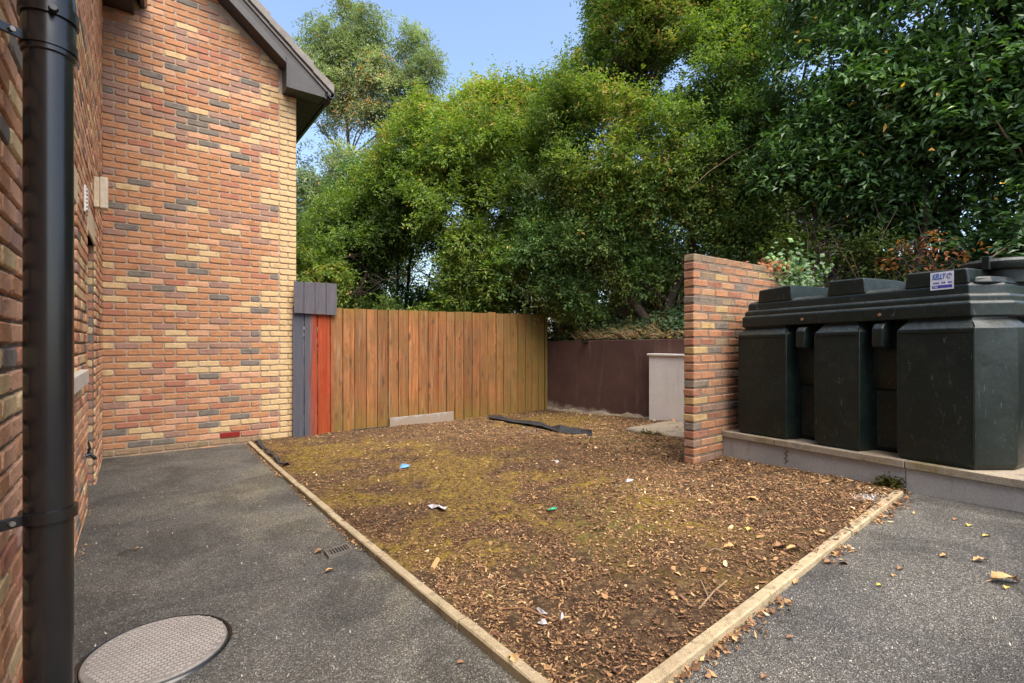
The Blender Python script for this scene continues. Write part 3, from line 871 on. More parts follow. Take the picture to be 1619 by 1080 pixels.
def bracket(zc, h, name="pipe_clip"):
    b = build(name, Geo().lathe(c0, [(PR_ + .0058, zc), (PR_ + .0095, zc), (PR_ + .0095, zc + h), (PR_ + .0058, zc + h)], 48), M_black, pipe, smooth=True)
    foot = PC - NL * (((PC - GL) @ NL) - .012)
    # arms on the side seen from the yard
    for sgn in (-1,):
        base = foot + DL * sgn * .075
        tang = PC + (base - PC) / np.linalg.norm(base - PC) * (PR_ + .002)
        G = Geo(); a, bq = base, tang
        dv = (bq - a); dv = dv / np.linalg.norm(dv); nv = np.array([-dv[1], dv[0]])
        G.prism([(*(a + nv * .005), zc), (*(bq + nv * .005), zc), (*(bq - nv * .005), zc), (*(a - nv * .005), zc)], (0, 0, h))
        G.box((*base, zc), v3(DL), v3(NL), Z3, (-.03, -.002, -.006), (.03, .008, h + .006))
        build("clip_arm", G, M_black, b, bevel=.002)
        q = a * .45 + bq * .55 - nv * .006
        build("screw", Geo().tube([(*q, zc + h * .5), (*(q - nv * .007), zc + h * .5)], .007, 10), M_metal, b)
    return b
bracket(zpix(78), .026)
bracket(zpix(822), .030)
b = build("pipe_clip", Geo().lathe(c0, [(PR_ + .0058, zpix(30)), (PR_ + .012, zpix(30)), (PR_ + .012, zpix(30) + .034), (PR_ + .0058, zpix(30) + .034)], 48), M_black, pipe, smooth=True)
q = PC + toC * (PR_ + .012); q2 = q + np.array([.012, 0])
build("clip_bolt", Geo().tube([(*(q2), zpix(27)), (*(q2 + toC * .014), zpix(27))], [.012, .009], 8), M_black, b)
# ------------------------------------------------------------------ fence
FP = GR + NG * .075
fence = root("board_fence", (*FS, float(g(*FS))), "close boarded timber fence, cedar brown with a red and grey painted end by the house", "fence")
ex = [462.5, 481, 502, 522.5, 542, 561, 579.5, 597, 614, 630, 645.5, 662, 677, 693, 706, 719.5, 733.5, 746.5, 759, 771.5, 784.5, 796.5, 808, 819, 830.5, 841, 851, 860.5]
for i in range(len(ex) - 1):
    a, b = on_line(ex[i], FP, NG), on_line(ex[i + 1], FP, NG)
    Ym = (a[1] + b[1]) / 2; pm = (ex[i] + ex[i + 1]) / 2
    ztop = zat(487 + .0307 * (pm - 532) + rnd.uniform(-1.1, 1.1), Ym)
    if i < 3: ztop = 1.79
    L = np.linalg.norm(b - a); gap = .008 + rnd.uniform(0, .006); tilt = rnd.uniform(-.004, .004)
    zb = float(g(*((a + b) / 2))) - .02
    off = rnd.uniform(-.006, .004); th = .02
    G = Geo(); vs = []; n = 10
    for k in range(n + 1):
        zz_ = zb + (ztop - zb) * k / n; bow = .003 * math.sin(k * .7 + i * 1.7)
        l, r_ = gap / 2 + tilt * k / n * .5 + rnd.uniform(-.001, .001), L - gap / 2 + tilt * k / n * .5 + rnd.uniform(-.001, .001)
        for (t_, p_) in ((l, -.002), (l + .003, 0), (r_ - .003, .0 + bow * .3), (r_, -.002), (r_, -th), (l, -th)):
            q = a + D * t_ + NG * (p_ + off + bow); vs.append((*q, zz_ + (rnd.uniform(-.002, .002) if k == n else 0)))
    fs = [(k * 6 + j, k * 6 + (j + 1) % 6, (k + 1) * 6 + (j + 1) % 6, (k + 1) * 6 + j) for k in range(n) for j in range(6)]
    fs += [tuple(range(5, -1, -1)), tuple(range(n * 6, n * 6 + 6))]
    o = build("board", G.add(vs, fs), M_board, fence)
    if i == 0: o['label'] = "dark grey painted board"
    if i == 2: o['label'] = "red painted board"
# rails and posts behind
for zz_ in (.35, 1.0, 1.6):
    build("rail", Geo().box((*(FP - NG * .035), 0), v3(D), v3(-NG), Z3, (-.05, 0, zz_), (4.5, .045, zz_ + .09)), M_twig, fence)
for k in range(3):
    q = FP + D * (.15 + 2.1 * k) - NG * .085
    build("post", Geo().box((*q, 0), v3(D), v3(-NG), Z3, (0, 0, -.2), (.09, .09, 1.72)), M_twig, fence)
qe = on_line(861.5, FP, NG)
build("end_post", Geo().box((*qe, 0), v3(D), v3(-NG), Z3, (.003, -.01, -.2), (.055, .06, 1.80)), M_board, fence)
# short grey boards fixed over the first four
FP2 = FP + NG * .03
for a_, b_ in ((464, 480), (480, 497.5), (497.5, 515), (515, 532)):
    a, b = on_line(a_, FP2, NG), on_line(b_, FP2, NG)
    z1 = zat(445 + (a_ - 464) * .055, a[1]); z0 = zat(495 + (a_ - 464) * .06, a[1])
    G = Geo().box((*a, 0), v3(D), v3(NG), Z3, (.002, 0, z0), (np.linalg.norm(b - a) - .003, .02 + rnd.uniform(0, .004), z1))
    build("short_board", G, M_gpaint, fence, bevel=.003)
build("batten", Geo().box((*(on_line(464, FP2, NG)), 0), v3(D), v3(-NG), Z3, (0.01, 0.0, 1.87), (.58, .028, 1.93)), M_gpaint, fence)
G = Geo()
for i in range(3, len(ex) - 1):
    a = on_line((ex[i] + ex[i + 1]) / 2, FP, NG)
    for zz_ in (.40, 1.045, 1.645):
        for o_ in (-.035, .035):
            q = a + D * o_; z_ = zz_ + rnd.uniform(-.012, .012); G.tube([(*q, z_), (*(q + NG * .0085), z_)], .0042, 6)
kind(build("nail_heads", G, M_bark, fence), 'stuff')
# grey gravel board leaning at the foot
FP3 = FP + NG * .03
a, b = on_line(616.5, FP3, NG), on_line(717, FP3, NG)
G = Geo(); vs = []
for q, zt_, zb_ in ((a, zat(661, a[1]), zat(681, a[1])), (b, zat(650.5, b[1]), zat(662.5, b[1]))):
    for p_, zz_ in ((0.012, zb_ - .03), (0.0, zt_), (-.018, zt_), (-.006, zb_ - .03)): vs.append((*(q + NG * p_), zz_))
G.add(vs, [(0, 1, 2, 3), (7, 6, 5, 4), (0, 4, 5, 1), (1, 5, 6, 2), (2, 6, 7, 3), (3, 7, 4, 0)])
tag(build("loose_board", G, M_greyrender, bevel=.003), "bare grey board leaning along the foot of the brown fence", "board")
a, b = on_line(555, FP3, NG), on_line(614, FP3, NG)
tag(build("edge_strip", Geo().box((*a, float(g(*a)) + .02), v3(b - a) , v3(NG), Z3, (0, .0, 0), (1, .018, .022)), M_membrane), "thin dark strip lying at the foot of the fence left of the leaning grey board", "strip")

# ------------------------------------------------------------------ brown retaining wall and the bank behind
def rw_top(s): return 1.315 + .012 * s + (.16 * max(0, min(1, (s - 4.6) / .6)))
wallr = root("retaining_wall", (*(FE), float(g(*FE))), "low brown painted rendered retaining wall holding up the ivy bank", "wall")
G = Geo(); n = 40; Lr = 9.5; vs = []
for k in range(n + 1):
    s = Lr * k / n; c = FE + RWd * s
    for p_, zz_ in ((0, -.2), (0, rw_top(s) - .01 + .003 * math.sin(k * 2.3)), (.012, rw_top(s)), (.14, rw_top(s) + .003), (.14, -.2)): vs.append((*(c + NL * p_), zz_))
fs = [(k * 5 + j, k * 5 + (j + 1) % 5, (k + 1) * 5 + (j + 1) % 5, (k + 1) * 5 + j) for k in range(n) for j in range(5)]
fs += [(4, 3, 2, 1, 0), tuple(range(n * 5, n * 5 + 5))]
build("render_face", G.add(vs, fs), M_brown, wallr)
# cement fillet at its foot
G = Geo(); vs = []; n = 40
for k in range(n + 1):
    s = 4.4 * k / n; c = FE + RWd * s; z0 = float(g(*c)) + .015; h = .05 + .022 * math.sin(k * 1.1) + .012 * math.sin(k * 2.9); w_ = .04 + .015 * math.sin(k * 1.9)
    for p_, zz_ in ((-.001, z0 + h), (-w_ * .5, z0 + h * .55), (-w_, z0 - .01)): vs.append((*(c + NL * p_), zz_))
fs = [(k * 3 + j, k * 3 + j + 1, (k + 1) * 3 + j + 1, (k + 1) * 3 + j) for k in range(n) for j in range(2)]
build("cement_fillet", G.add(vs, fs), M_slab, wallr, smooth=True)
q = on_line(928, FE, NL); z0 = zat(540, q[1])
build("weep_pipe", Geo().tube([(*(q + NL * .1), z0), (*(q - NL * .10), z0 - .01)], .036, 12), M_black, wallr, smooth=True)

def bank_h(s, d):
    base = rw_top_np(s)
    r = base + .02 + .55 * np.clip(d, 0, 1.3) + .12 * np.clip(d - 1.3, 0, 3)
    return r
def rw_top_np(s): return 1.315 + .012 * s + .16 * np.clip((s - 4.6) / .6, 0, 1) - .035
S_, D_ = np.meshgrid(np.arange(-8, 11.01, .1), np.concatenate([np.arange(.13, 3, .1), np.arange(3, 14, .6)]))
XY = FE + RWd * S_[..., None] + NL * D_[..., None]
Zb = bank_h(S_, D_) + .05 * fnoise(np.concatenate([XY, S_[..., None] * 0], -1), 2.5) * np.clip(D_ - .1, 0, 1)
Zb = np.where(S_ < 0, .2 + (Zb - .2) * np.clip(1 + S_ / 3.0, 0, 1), Zb)
V = np.concatenate([XY, Zb[..., None]], -1).reshape(-1, 3); I = np.arange(len(V)).reshape(S_.shape)
Fa = np.stack([I[:-1, :-1].ravel(), I[:-1, 1:].ravel(), I[1:, 1:].ravel(), I[1:, :-1].ravel()], 1)
kind(link("bank_terrain", mesh_np("bank_terrain", V, Fa, M_bank, smooth=True)))
def bank_at(x, y):
    v = np.stack([np.asarray(x, float), np.asarray(y, float)], -1) - FE
    s = v @ RWd; d = v @ NL
    z = bank_h(s, np.maximum(d, 0))
    return np.where(s < 0, .2 + (z - .2) * np.clip(1 + s / 3.0, 0, 1), z)

# ------------------------------------------------------------------ grey cabinet by the retaining wall
cf = on_line(1026, FE - NL * .16, NL); 
sc0 = (cf - FE) @ RWd
cab = root("meter_cabinet", (*cf, .1), "pale grey cabinet with a thin coping against the brown retaining wall", "cabinet")
zt_ = zat(562, cf[1]); zb_ = zat(667, cf[1])
def rbox(name, s0, s1, p0, p1, z0, z1, mat, par, bevel=.004):
    return build(name, Geo().box((*FE, 0), v3(RWd), v3(-NL), Z3, (s0, p0, z0), (s1, p1, z1)), mat, par, bevel=bevel)
rbox("cabinet_body", sc0, sc0 + 1.0, .003, .16, zb_, zt_, M_panel, cab)
rbox("coping", sc0 - .02, sc0 + 1.02, .003, .185, zt_ + .001, zt_ + .028, M_panel, cab)
rbox("gap_shade", sc0 + .03, sc0 + .98, .003, .13, .05, zb_ - .002, M_dark, cab)  # near-black strip standing in for the shade of the gap below the cabinet
G = Geo(); zz_ = zb_ + .02
pr_ = lambda s, p, z: (*(FE + RWd * s - NL * p), z)
build("waste_pipe", Geo().tube([pr_(sc0 + .09, .165, zz_ + .01), pr_(sc0 + .2, .19, zz_ - .025), pr_(sc0 + .45, .20, zz_ - .02), pr_(sc0 + .95, .20, zz_ - .05)], .013, 10), M_white, cab, smooth=True)
build("brass_valve", Geo().tube([pr_(sc0 + .36, .19, zz_ + .03), pr_(sc0 + .44, .20, zz_ + .05), pr_(sc0 + .50, .20, zz_ + .01)], [.03, .04, .028], 10).tube([pr_(sc0 + .43, .21, zz_ + .02), pr_(sc0 + .43, .215, zz_ - .085)], [.026, .022], 10, mi=1), [M_brass, M_metal], cab, smooth=True)
# concrete base in front
a = gp(988, 677, .07); b = np.array([*GW0, .0]) + v3(DL) * .15
pA = a[:2]; ztop = a[2]
sA = (pA - FE) @ RWd
base = root("concrete_base", (*pA, float(g(*pA))), "mossy broken concrete base on the bark in front of the grey cabinet", "concrete base")
G = Geo(); n = 14; vs = []
for k in range(n + 1):
    s = sA + (4.0 - sA) * k / n
    jj = rnd.uniform(-.012, .012); dd = ((pA - FE) @ -NL) + .0 + jj
    for p_, z_ in ((.2, ztop - .12), (.2, ztop + .006), (dd - .015, ztop + .004 + jj * .3), (dd, ztop - .012), (dd + .01, ztop - .12)):
        vs.append((*(FE + RWd * s - NL * p_), z_ + .012 * (s - sA)))
fs = [(k * 5 + j, k * 5 + (j + 1) % 5, (k + 1) * 5 + (j + 1) % 5, (k + 1) * 5 + j) for k in range(n) for j in range(5)]
fs += [(4, 3, 2, 1, 0), tuple(range(n * 5, n * 5 + 5))]
build("base_slab", G.add(vs, fs), M_slab, base)
def mossmass(name, pts, n, size, seed, par=None, mat=None):
    r = np.random.RandomState(seed); pts = np.array(pts); c = pts[r.randint(len(pts), size=n)] + r.normal(0, 1, (n, 3)) * size[0]
    a = r.normal(0, 1, (n, 3)); a /= np.linalg.norm(a, axis=1)[:, None]; b = r.normal(0, 1, (n, 3)); b = np.cross(a, b); b /= np.linalg.norm(b, axis=1)[:, None]
    l = size[1] * r.uniform(.5, 1.4, n)[:, None]
    V = np.stack([c - a * l * .5, c + b * l * .22, c + a * l * .6 + Z3 * l * .3, c - b * l * .22], 1).reshape(-1, 3)
    base_ = base_of(par) if par else np.zeros(3)
    return link(name, mesh_np(name, V - base_, np.arange(n * 4).reshape(n, 4), mat or M_moss), par)
mp_ = [(*(FE + RWd * s - NL * (((pA - FE) @ -NL) + .02)), ztop - .05) for s in np.linspace(sA + .3, 3.5, 12)]
kind(mossmass("moss", mp_, 1500, (.028, .03), 4, base), 'stuff')

# ------------------------------------------------------------------ garden brick wall (thin end towards us)
def cbox(L, Wd, H, r, c=.008):
    V = []; idx = {}
    for ix, x in enumerate((0, L)):
        for iy, y in enumerate((0, Wd)):
            for iz, z_ in enumerate((0, H)):
                sx_, sy_, sz_ = (1 - 2 * ix), (1 - 2 * iy), (1 - 2 * iz)
                j = r.normal(0, .0016, 3)
                for a in range(3):
                    p = np.array([x + sx_ * c, y + sy_ * c, z_ + sz_ * c]); p[a] -= (sx_, sy_, sz_)[a] * c
                    idx[(ix, iy, iz, a)] = len(V); V.append(p + j)
    T = []
    def quad(q): T.extend([(q[0], q[1], q[2]), (q[0], q[2], q[3])])
    for a in range(3):
        o = [k for k in range(3) if k != a]
        for s_ in (0, 1):
            def K(u_, v_):
                t_ = [0, 0, 0]; t_[a] = s_; t_[o[0]] = u_; t_[o[1]] = v_; return idx[(*t_, a)]
            q = [K(0, 0), K(1, 0), K(1, 1), K(0, 1)]
            flip = (s_ == 1) != (a == 1)
            quad(q if flip else q[::-1])
        for u_ in (0, 1):
            for v_ in (0, 1):
                # edge running along axis a
                def E(s_, f): t_ = [0, 0, 0]; t_[a] = s_; t_[o[0]] = u_; t_[o[1]] = v_; return idx[(*t_, f)]
                quad([E(0, o[0]), E(1, o[0]), E(1, o[1]), E(0, o[1])])
    for ix in (0, 1):
        for iy in (0, 1):
            for iz in (0, 1): T.append(tuple(idx[(ix, iy, iz, a)] for a in range(3)))
    return np.array(V), np.array(T)
def fix_normals(me):
    import bmesh
    bm = bmesh.new(); bm.from_mesh(me); bmesh.ops.recalc_face_normals(bm, faces=bm.faces[:]); bm.to_mesh(me); bm.free()
gz0 = 2.095 - 25 * .075
gw_ = root("garden_wall", (*GW0, gz0), "short free standing brick wall with uneven end bricks, left of the green tank", "brick wall")
build("mortar_core", Geo().box((*GW0, 0), v3(D), v3(-NG), Z3, (.007, .0015, gz0 - .15), (1.79, .100, 2.088)), M_mortar_dark, gw_)
_c2 = {}
def worn(name, c1, c2, c3):
    n = NT(name)
    a = n.ramp(n.noise(11, 4), [(.3, c1), (.5, c2), (.72, c3)])
    a = n.mix(.85, a, n.ramp(n.noise(70, 5, .7), [(.22, .5), (.5, .95), (.8, 1.25)]), 'MULTIPLY')
    sm = n.ramp(n.noise(16, 6, .75), [(.46, 0.0), (.66, .62)])
    a = n.mix(sm, a, (.30, .215, .145))
    dk = n.ramp(n.noise(7, 6, .75), [(.55, 0.0), (.75, .7)])
    a = n.mix(dk, a, (.12, .085, .06))
    z = n.n.new("ShaderNodeSeparateXYZ"); n.link(n.pos, z.inputs[0])
    tp_ = n.ramp(n.math('SUBTRACT', z.outputs[2], 1.2), [(.70, 0.0), (.88, .55)])
    a = n.mix(n.math('MULTIPLY', tp_, n.ramp(n.noise(20, 4), [(.35, .3), (.6, 1.0)])), a, (.17, .14, .085))
    return n.done(a, .92, n.bump(n.noise(60, 6, .8), .9, .009), .15)
BW = {'o': worn("worn_brick_orange", (.36, .16, .085), (.42, .195, .10), (.31, .135, .075)), 'p': worn("worn_brick_tan", (.42, .22, .12), (.46, .25, .13), (.36, .18, .10)),
      'r': worn("worn_brick_red", (.30, .12, .08), (.34, .14, .085), (.25, .10, .07)), 'm': worn("worn_brick_mauve", (.24, .145, .11), (.28, .17, .125), (.20, .12, .09)),
      'g': worn("worn_brick_grey", (.15, .125, .10), (.19, .16, .13), (.12, .10, .085)), 'y': worn("worn_brick_buff", (.44, .29, .12), (.48, .32, .14), (.38, .25, .10)),
      'd': worn("worn_brick_mossy", (.24, .175, .105), (.29, .20, .12), (.18, .15, .085))}
def gbrick(L, c, k):
    key = (round(L, 3), c, k)
    if key not in _c2:
        V, T = cbox(L, .106, .064, np.random.RandomState(int(L * 1000) + k * 7)); me = mesh_np("brick", V, T, BW[c], smooth=False); fix_normals(me); _c2[key] = me
    return _c2[key]
for rw in range(25):
    z_ = gz0 + rw * .075; x = 0
    e = [0] + ([.225 * k for k in range(1, 10)] if rw % 2 else [.1125 + .225 * k for k in range(0, 9)]); 
    for a, b in zip(e[:-1], e[1:]):
        if a > 1.70: continue
        b = min(b, 1.80)
        c = rnd.choice('ooooooooopprrmmgyd') if rw < 24 else rnd.choice('dmdo')
        if rw in (0,): c = rnd.choice('dom')
        me = gbrick(round(b - a - .009, 3), c, rnd.randrange(5))
        j = rnd.uniform(-.004, .004)
        q = GW0 + D * (a + (j - .002 if a == 0 else .0045)) + NG * (.003 + rnd.uniform(-.0015, .0015))
        o = link("brick", me, gw_, (q[0] - GW0[0], q[1] - GW0[1], z_ + .004 - gz0))
        o.rotation_euler = (rnd.uniform(-.01, .01), rnd.uniform(-.01, .01), A_G + rnd.uniform(-.008, .008))

# ------------------------------------------------------------------ tank plinth
TZ = .0185
def slab_z(u): return .477 + .0272 * u * 1.0
pl = root("tank_plinth", (*P0, float(g(*P0))), "low grey rendered plinth with concrete slabs carrying the green tank", "plinth")
def pw(u, w, z_): q = P0 + U * u + W * w; return np.array([q[0], q[1], z_])
def pframe(name, u0, u1, w0, w1, za0, za1, mat, bevel=.004, lip=0.0, nn=6, par=None):
    G = Geo(); vs = []
    for k in range(nn + 1):
        u_ = u0 + (u1 - u0) * k / nn; sh = TZ * u_
        for w_, z_ in ((w0, za0 + sh), (w0, za1 + sh), (w1, za1 + sh), (w1, za0 + sh)): vs.append(pw(u_, w_, z_))
    fs = [(k * 4 + j, (k + 1) * 4 + j, (k + 1) * 4 + (j + 1) % 4, k * 4 + (j + 1) % 4) for k in range(nn) for j in range(4)]
    fs += [(0, 1, 2, 3), tuple(range(nn * 4 + 3, nn * 4 - 1, -1))]
    return build(name, G.add(vs, fs), mat, par or pl, bevel=bevel)
ZS = .476                                     # top of slabs at u=0
uj = (4.668 - 3.378) / .8806
pframe("plinth_wall", .0, uj - .003, .02, 1.35, -.1, ZS - .052, M_greyrender)
pframe("plinth_wall", uj + .001, 3.4, .016, 1.35, -.1, ZS - .052, M_greyrender)
for (u0, u1, dz) in ((0.0, .52, 0), (.526, uj - .004, .001), (uj + .002, 2.35, 0), (2.356, 3.4, -.002)):
    pframe("slab", u0, u1, 0 - abs(dz) * 3, 1.34, ZS - .05 + dz, ZS + dz, M_slab)
# crack and joint
G = Geo(); pts = []
uc = .62
for k in range(9): pts.append(pw(uc + .018 * math.sin(k * 2.3), .0185, .40 + TZ * uc - .014 * k))
G.tube(pts, [.0022 + .0012 * (k % 2) for k in range(9)], 5)
build("crack", G, M_dark, pl)
kind(mossmass("moss", [pw(uj - .03 - .02 * k, -.01, .27 + .03 * (k % 3)) for k in range(5)], 900, (.028, .035), 8), 'stuff')

# ------------------------------------------------------------------ green oil tank
T0 = P0 + W * .04
u00 = (4.687 - 4.558) / .8806
A0 = T0 + U * u00
zT = ZS + TZ * u00 + .001
tank = root("oil_tank", (*A0, zT), "big dark green plastic oil tank with ribbed front and stepped lid on the plinth", "tank")
def tp(u, w, z_): q = A0 + U * u + W * w; return np.array([q[0], q[1], zT + z_ + TZ * u])
body = [(0, 0), (.459, 0), (.492, .17), (.655, .17), (.688, 0), (1.02, 0), (1.055, .17), (1.218, .17), (1.254, 0), (1.674, 0), (1.806, .225), (1.806, .42), (1.76, .44), (1.76, .76), (1.806, .78), (1.806, .97), (1.674, 1.19), (0, 1.19), (-.13, .97), (-.13, .225)]
def inset(poly, d):
    n = len(poly); out = []
    P = [np.array(p, float) for p in poly]
    for i in range(n):
        a, b, c = P[i - 1], P[i], P[(i + 1) % n]
        e1 = (b - a) / np.linalg.norm(b - a); e2 = (c - b) / np.linalg.norm(c - b)
        n1 = np.array([-e1[1], e1[0]]); n2 = np.array([-e2[1], e2[0]])
        m = n1 + n2; m = m / max(.35, (1 + n1 @ n2))
        out.append(b + m * d)
    return out
def loft(levels):
    G = Geo(); n = len(levels[0][0]); vs = []
    for poly, z_ in levels: vs += [tp(p[0], p[1], z_) for p in poly]
    fs = [(k * n + i, k * n + (i + 1) % n, (k + 1) * n + (i + 1) % n, (k + 1) * n + i) for k in range(len(levels) - 1) for i in range(n)]
    fs += [tuple(range(n))[::-1], tuple(range((len(levels) - 1) * n, len(levels) * n))]
    return G.add(vs, fs)
build("tank_body", loft([(inset(body, .022), 0.0), (inset(body, .004), .035), (body, .5), (inset(body, .003), .885), (inset(body, .006), .888), (inset(body, .055), .945), (inset(body, .057), .99)]), M_tank, tank, bevel=.012, seg=3, smooth=True, angle=35)
# faint moulding line under the shoulder of each rib
for (u0, u1) in ((.0, .459), (.688, 1.02), (1.254, 1.674)):
    G = Geo().prism([tp(u0 + .012, .004, .858), tp(u1 - .012, .004, .858), tp(u1 - .012, -.0035, .862), tp(u0 + .012, -.0035, .862)], (0, 0, .004))
    build("moulding_line", G, M_tank, tank)
# rounded inner tank wall seen between the ribs
for (u0, u1) in ((.47, .68), (1.03, 1.24)):
    G = Geo(); vs = []
    prof_ = [(.42, .02), (.30, .10), (.22, .22), (.16, .34), (.125, .44), (.135, .455), (.115, .47), (.10, .62), (.105, .80), (.13, .93)]
    for w_, z_ in prof_: vs += [tp(u0, w_ + .03, z_), tp(u1, w_ + .03, z_)]
    fs = [(2 * k, 2 * k + 1, 2 * k + 3, 2 * k + 2) for k in range(len(prof_) - 1)]
    vs += [tp(u0, .2, .02), tp(u1, .2, .02), tp(u0, .2, .93), tp(u1, .2, .93)]; m = len(prof_) * 2
    fs += [(0, m, m + 1, 1)]
    build("inner_wall", G.add(vs, fs), M_tank, tank, smooth=True, angle=60)
for (u0, u1) in ((.0, .459), (.688, 1.02), (1.254, 1.674)):
    for uu in (u0 + .006, u1 - .006):
        G = Geo().tube([tp(uu, -.001, .06), tp(uu, -.0015, .45), tp(uu, -.001, .86)], .0016, 5)
        build("moulding_seam", G, M_tank, tank)
# clamp tabs
for uc in (.575, 1.135):
    pf = [(.10, .955), (.02, .93), (-.002, .90), (-.005, .775), (.03, .755), (.10, .755)]
    G = Geo().prism([tp(uc - .036, w_, z_) for w_, z_ in pf], v3(U) * .072)
    build("lid_clamp", G, M_tank, tank, bevel=.008)
lidp = [(.02, .03), (1.645, .03), (1.785, .25), (1.785, .95), (1.645, 1.17), (.02, 1.17), (-.12, .95), (-.12, .25)]
def lid_step(name, d, z0, z1, dd=.0): return build(name, loft([(inset(lidp, d), z0), (inset(lidp, d + dd), z1 - .016), (inset(lidp, d + dd + .018), z1)]), M_tank, tank, bevel=.009, seg=3)
lid_step("lid", 0, .958, 1.06)
lid_step("lid_step", .022, 1.05, 1.108)
lid_step("lid_step", .045, 1.10, 1.18, .006)
def ridge(u0, u1, h0, h1, slope=.012, left=None):
    pf = [(u0 - slope, 1.17), (u0, h0), (u1, h1), (u1 + slope, 1.17)]
    G = Geo(); vs = []; ws = [.082, .10, .3, .6, .9, 1.10]; dz = [-.004, .0, .004, .006, -.01, -.05]
    for w_, e in zip(ws, dz):
        for u_, z_ in pf: vs.append(tp(u_, w_, z_ + (e if z_ > 1.2 else 0)))
    fs = [(k * 4 + j, (k + 1) * 4 + j, (k + 1) * 4 + (j + 1) % 4, k * 4 + (j + 1) % 4) for k in range(5) for j in range(4)]
    fs += [(0, 1, 2, 3), (23, 22, 21, 20)]
    o = build("lid_ridge", G.add(vs, fs), M_tank, tank, bevel=.010, seg=3); fix_normals(o.data); return o
ridge(.150, .442, 1.285, 1.300); ridge(.752, 1.005, 1.292, 1.288); ridge(1.277, 1.606, 1.280, 1.272)
build("valley_floor", loft([(inset(lidp, .07), 1.17), (inset(lidp, .10), 1.192)]), M_tank, tank, bevel=.008)
# shoulder dome and fill cap at the near end
build("lid_shoulder", loft([([(1.625, .10), (1.70, .16), (1.735, .3), (1.735, .8), (1.625, .9)], 1.17), ([(1.635, .12), (1.69, .18), (1.715, .32), (1.715, .78), (1.635, .88)], 1.215)]), M_tank, tank, bevel=.012, seg=3)
cc = tp(1.62, .55, 0)
fc = build("fill_cap", Geo().lathe((cc[0], cc[1], cc[2]), [(.15, 1.19), (.15, 1.275), (.205, 1.278), (.213, 1.290), (.213, 1.325), (.19, 1.345)], 40), M_tank, tank, smooth=True)
build("cap_hasp", Geo().box((cc[0], cc[1], cc[2]), v3(U), v3(W), Z3, (-.02, -.235, 1.27), (.02, -.19, 1.36)), M_tank, fc, bevel=.005)
# bolts on the lid rim
for uc in (.575, 1.135):
    q = tp(uc, .028, 1.0)
    build("rusty_bolt", Geo().tube([q + v3(W) * .005, q - v3(W) * .006], .011, 8), M_leafB, tank)
# sticker
uA, uB = 1.375, 1.535
r_ = lambda px: (4.596 - 4.608 / (.5386 + (px - CX) / F)) / .8806
uA, uB = r_(1471), r_(1508)
wS = .0795
stz0, stz1 = 1.145, 1.262
stp = build("sticker", Geo().prism([tp(uA, wS, stz0), tp(uB, wS, stz0), tp(uB, wS, stz1), tp(uA, wS, stz1)], -v3(W) * .0015), M_stick, tank)
def text_mesh(body_, size, mat, u, z_, par, shear=.25, bold=.012, sx=1.0):
    cu = bpy.data.curves.new("t", 'FONT'); cu.body = body_; cu.size = size; cu.shear = shear; cu.offset = bold * size; cu.extrude = .0006
    to = bpy.data.objects.new("t", cu); COL.objects.link(to)
    dg = bpy.context.evaluated_depsgraph_get(); me = bpy.data.meshes.new_from_object(to.evaluated_get(dg))
    bpy.data.objects.remove(to)
    me.materials.clear(); me.materials.append(mat)
    o0 = tp(u, wS - .0027, z_); B = base_of(par)
    for v in me.vertices:
        x, y, zz_ = v.co; p = o0 + v3(U) * x * sx + Z3 * (y + TZ * x) - v3(W) * zz_; v.co = p - B
    me.name = "lettering"; fix_normals(me)
    return link("lettering", me, par)
wd = uB - uA
text_mesh("KELLY", .050, M_blueprint, uA + .010, stz0 + .070, stp, .3, .025, (wd * .66) / .165)
text_mesh("Tel", .020, M_stick, uA + .014, stz0 + .0135, stp, 0, .01, 1.0)
G = Geo()
G.prism([tp(uA + .01, wS - .0018, stz0 + .01), tp(uB - .008, wS - .0018, stz0 + .01), tp(uB - .008, wS - .0018, stz0 + .030), tp(uA + .01, wS - .0018, stz0 + .030)], -v3(W) * .0004)
for k in range(9):
    if k in (3, 6): continue
    ua = uA + .016 + k * wd * .09
    G.prism([tp(ua, wS - .0018, stz0 + .040), tp(ua + .009, wS - .0018, stz0 + .040), tp(ua + .009, wS - .0018, stz0 + .050), tp(ua, wS - .0018, stz0 + .050)], -v3(W) * .0004)
build("printed_band", G, M_navy, stp)
G = Geo(); cen = tp(uB - .022, wS - .0022, stz1 - .03)
ring = [cen + v3(U) * math.cos(a) * .013 + Z3 * math.sin(a) * .015 for a in np.linspace(0, 5.2, 12)]
G.tube(ring, .0022, 4); G.tube([cen + Z3 * .004, cen + Z3 * .02 + v3(U) * .004], .002, 4)
build("emblem", G, M_navy, stp)

# ------------------------------------------------------------------ inspection cover
mc = [gp(362, 1003)[:2], gp(124, 1065)[:2], gp(300, 978.5)[:2]]
(ax, ay), (bx, by), (cx_, cy_) = mc
d_ = 2 * (ax * (by - cy_) + bx * (cy_ - ay) + cx_ * (ay - by))
ux = ((ax**2 + ay**2) * (by - cy_) + (bx**2 + by**2) * (cy_ - ay) + (cx_**2 + cy_**2) * (ay - by)) / d_
uy = ((ax**2 + ay**2) * (cx_ - bx) + (bx**2 + by**2) * (ax - cx_) + (cx_**2 + cy_**2) * (bx - ax)) / d_
mcen = np.array([ux, uy]); mr = float(np.hypot(ax - ux, ay - uy)); mz = float(g(*mcen)) + .012
cover = root("inspection_cover", (*mcen, mz - .012), "round pinkish grey drain inspection cover set in the asphalt path", "drain cover")
build("frame_ring", Geo().lathe((*mcen, mz), [(mr - .004, -.05), (mr - .004, .002), (mr + .003, .005), (mr + .010, .002), (mr + .018, -.008), (mr + .020, -.03)], 72), M_black, cover, smooth=True)
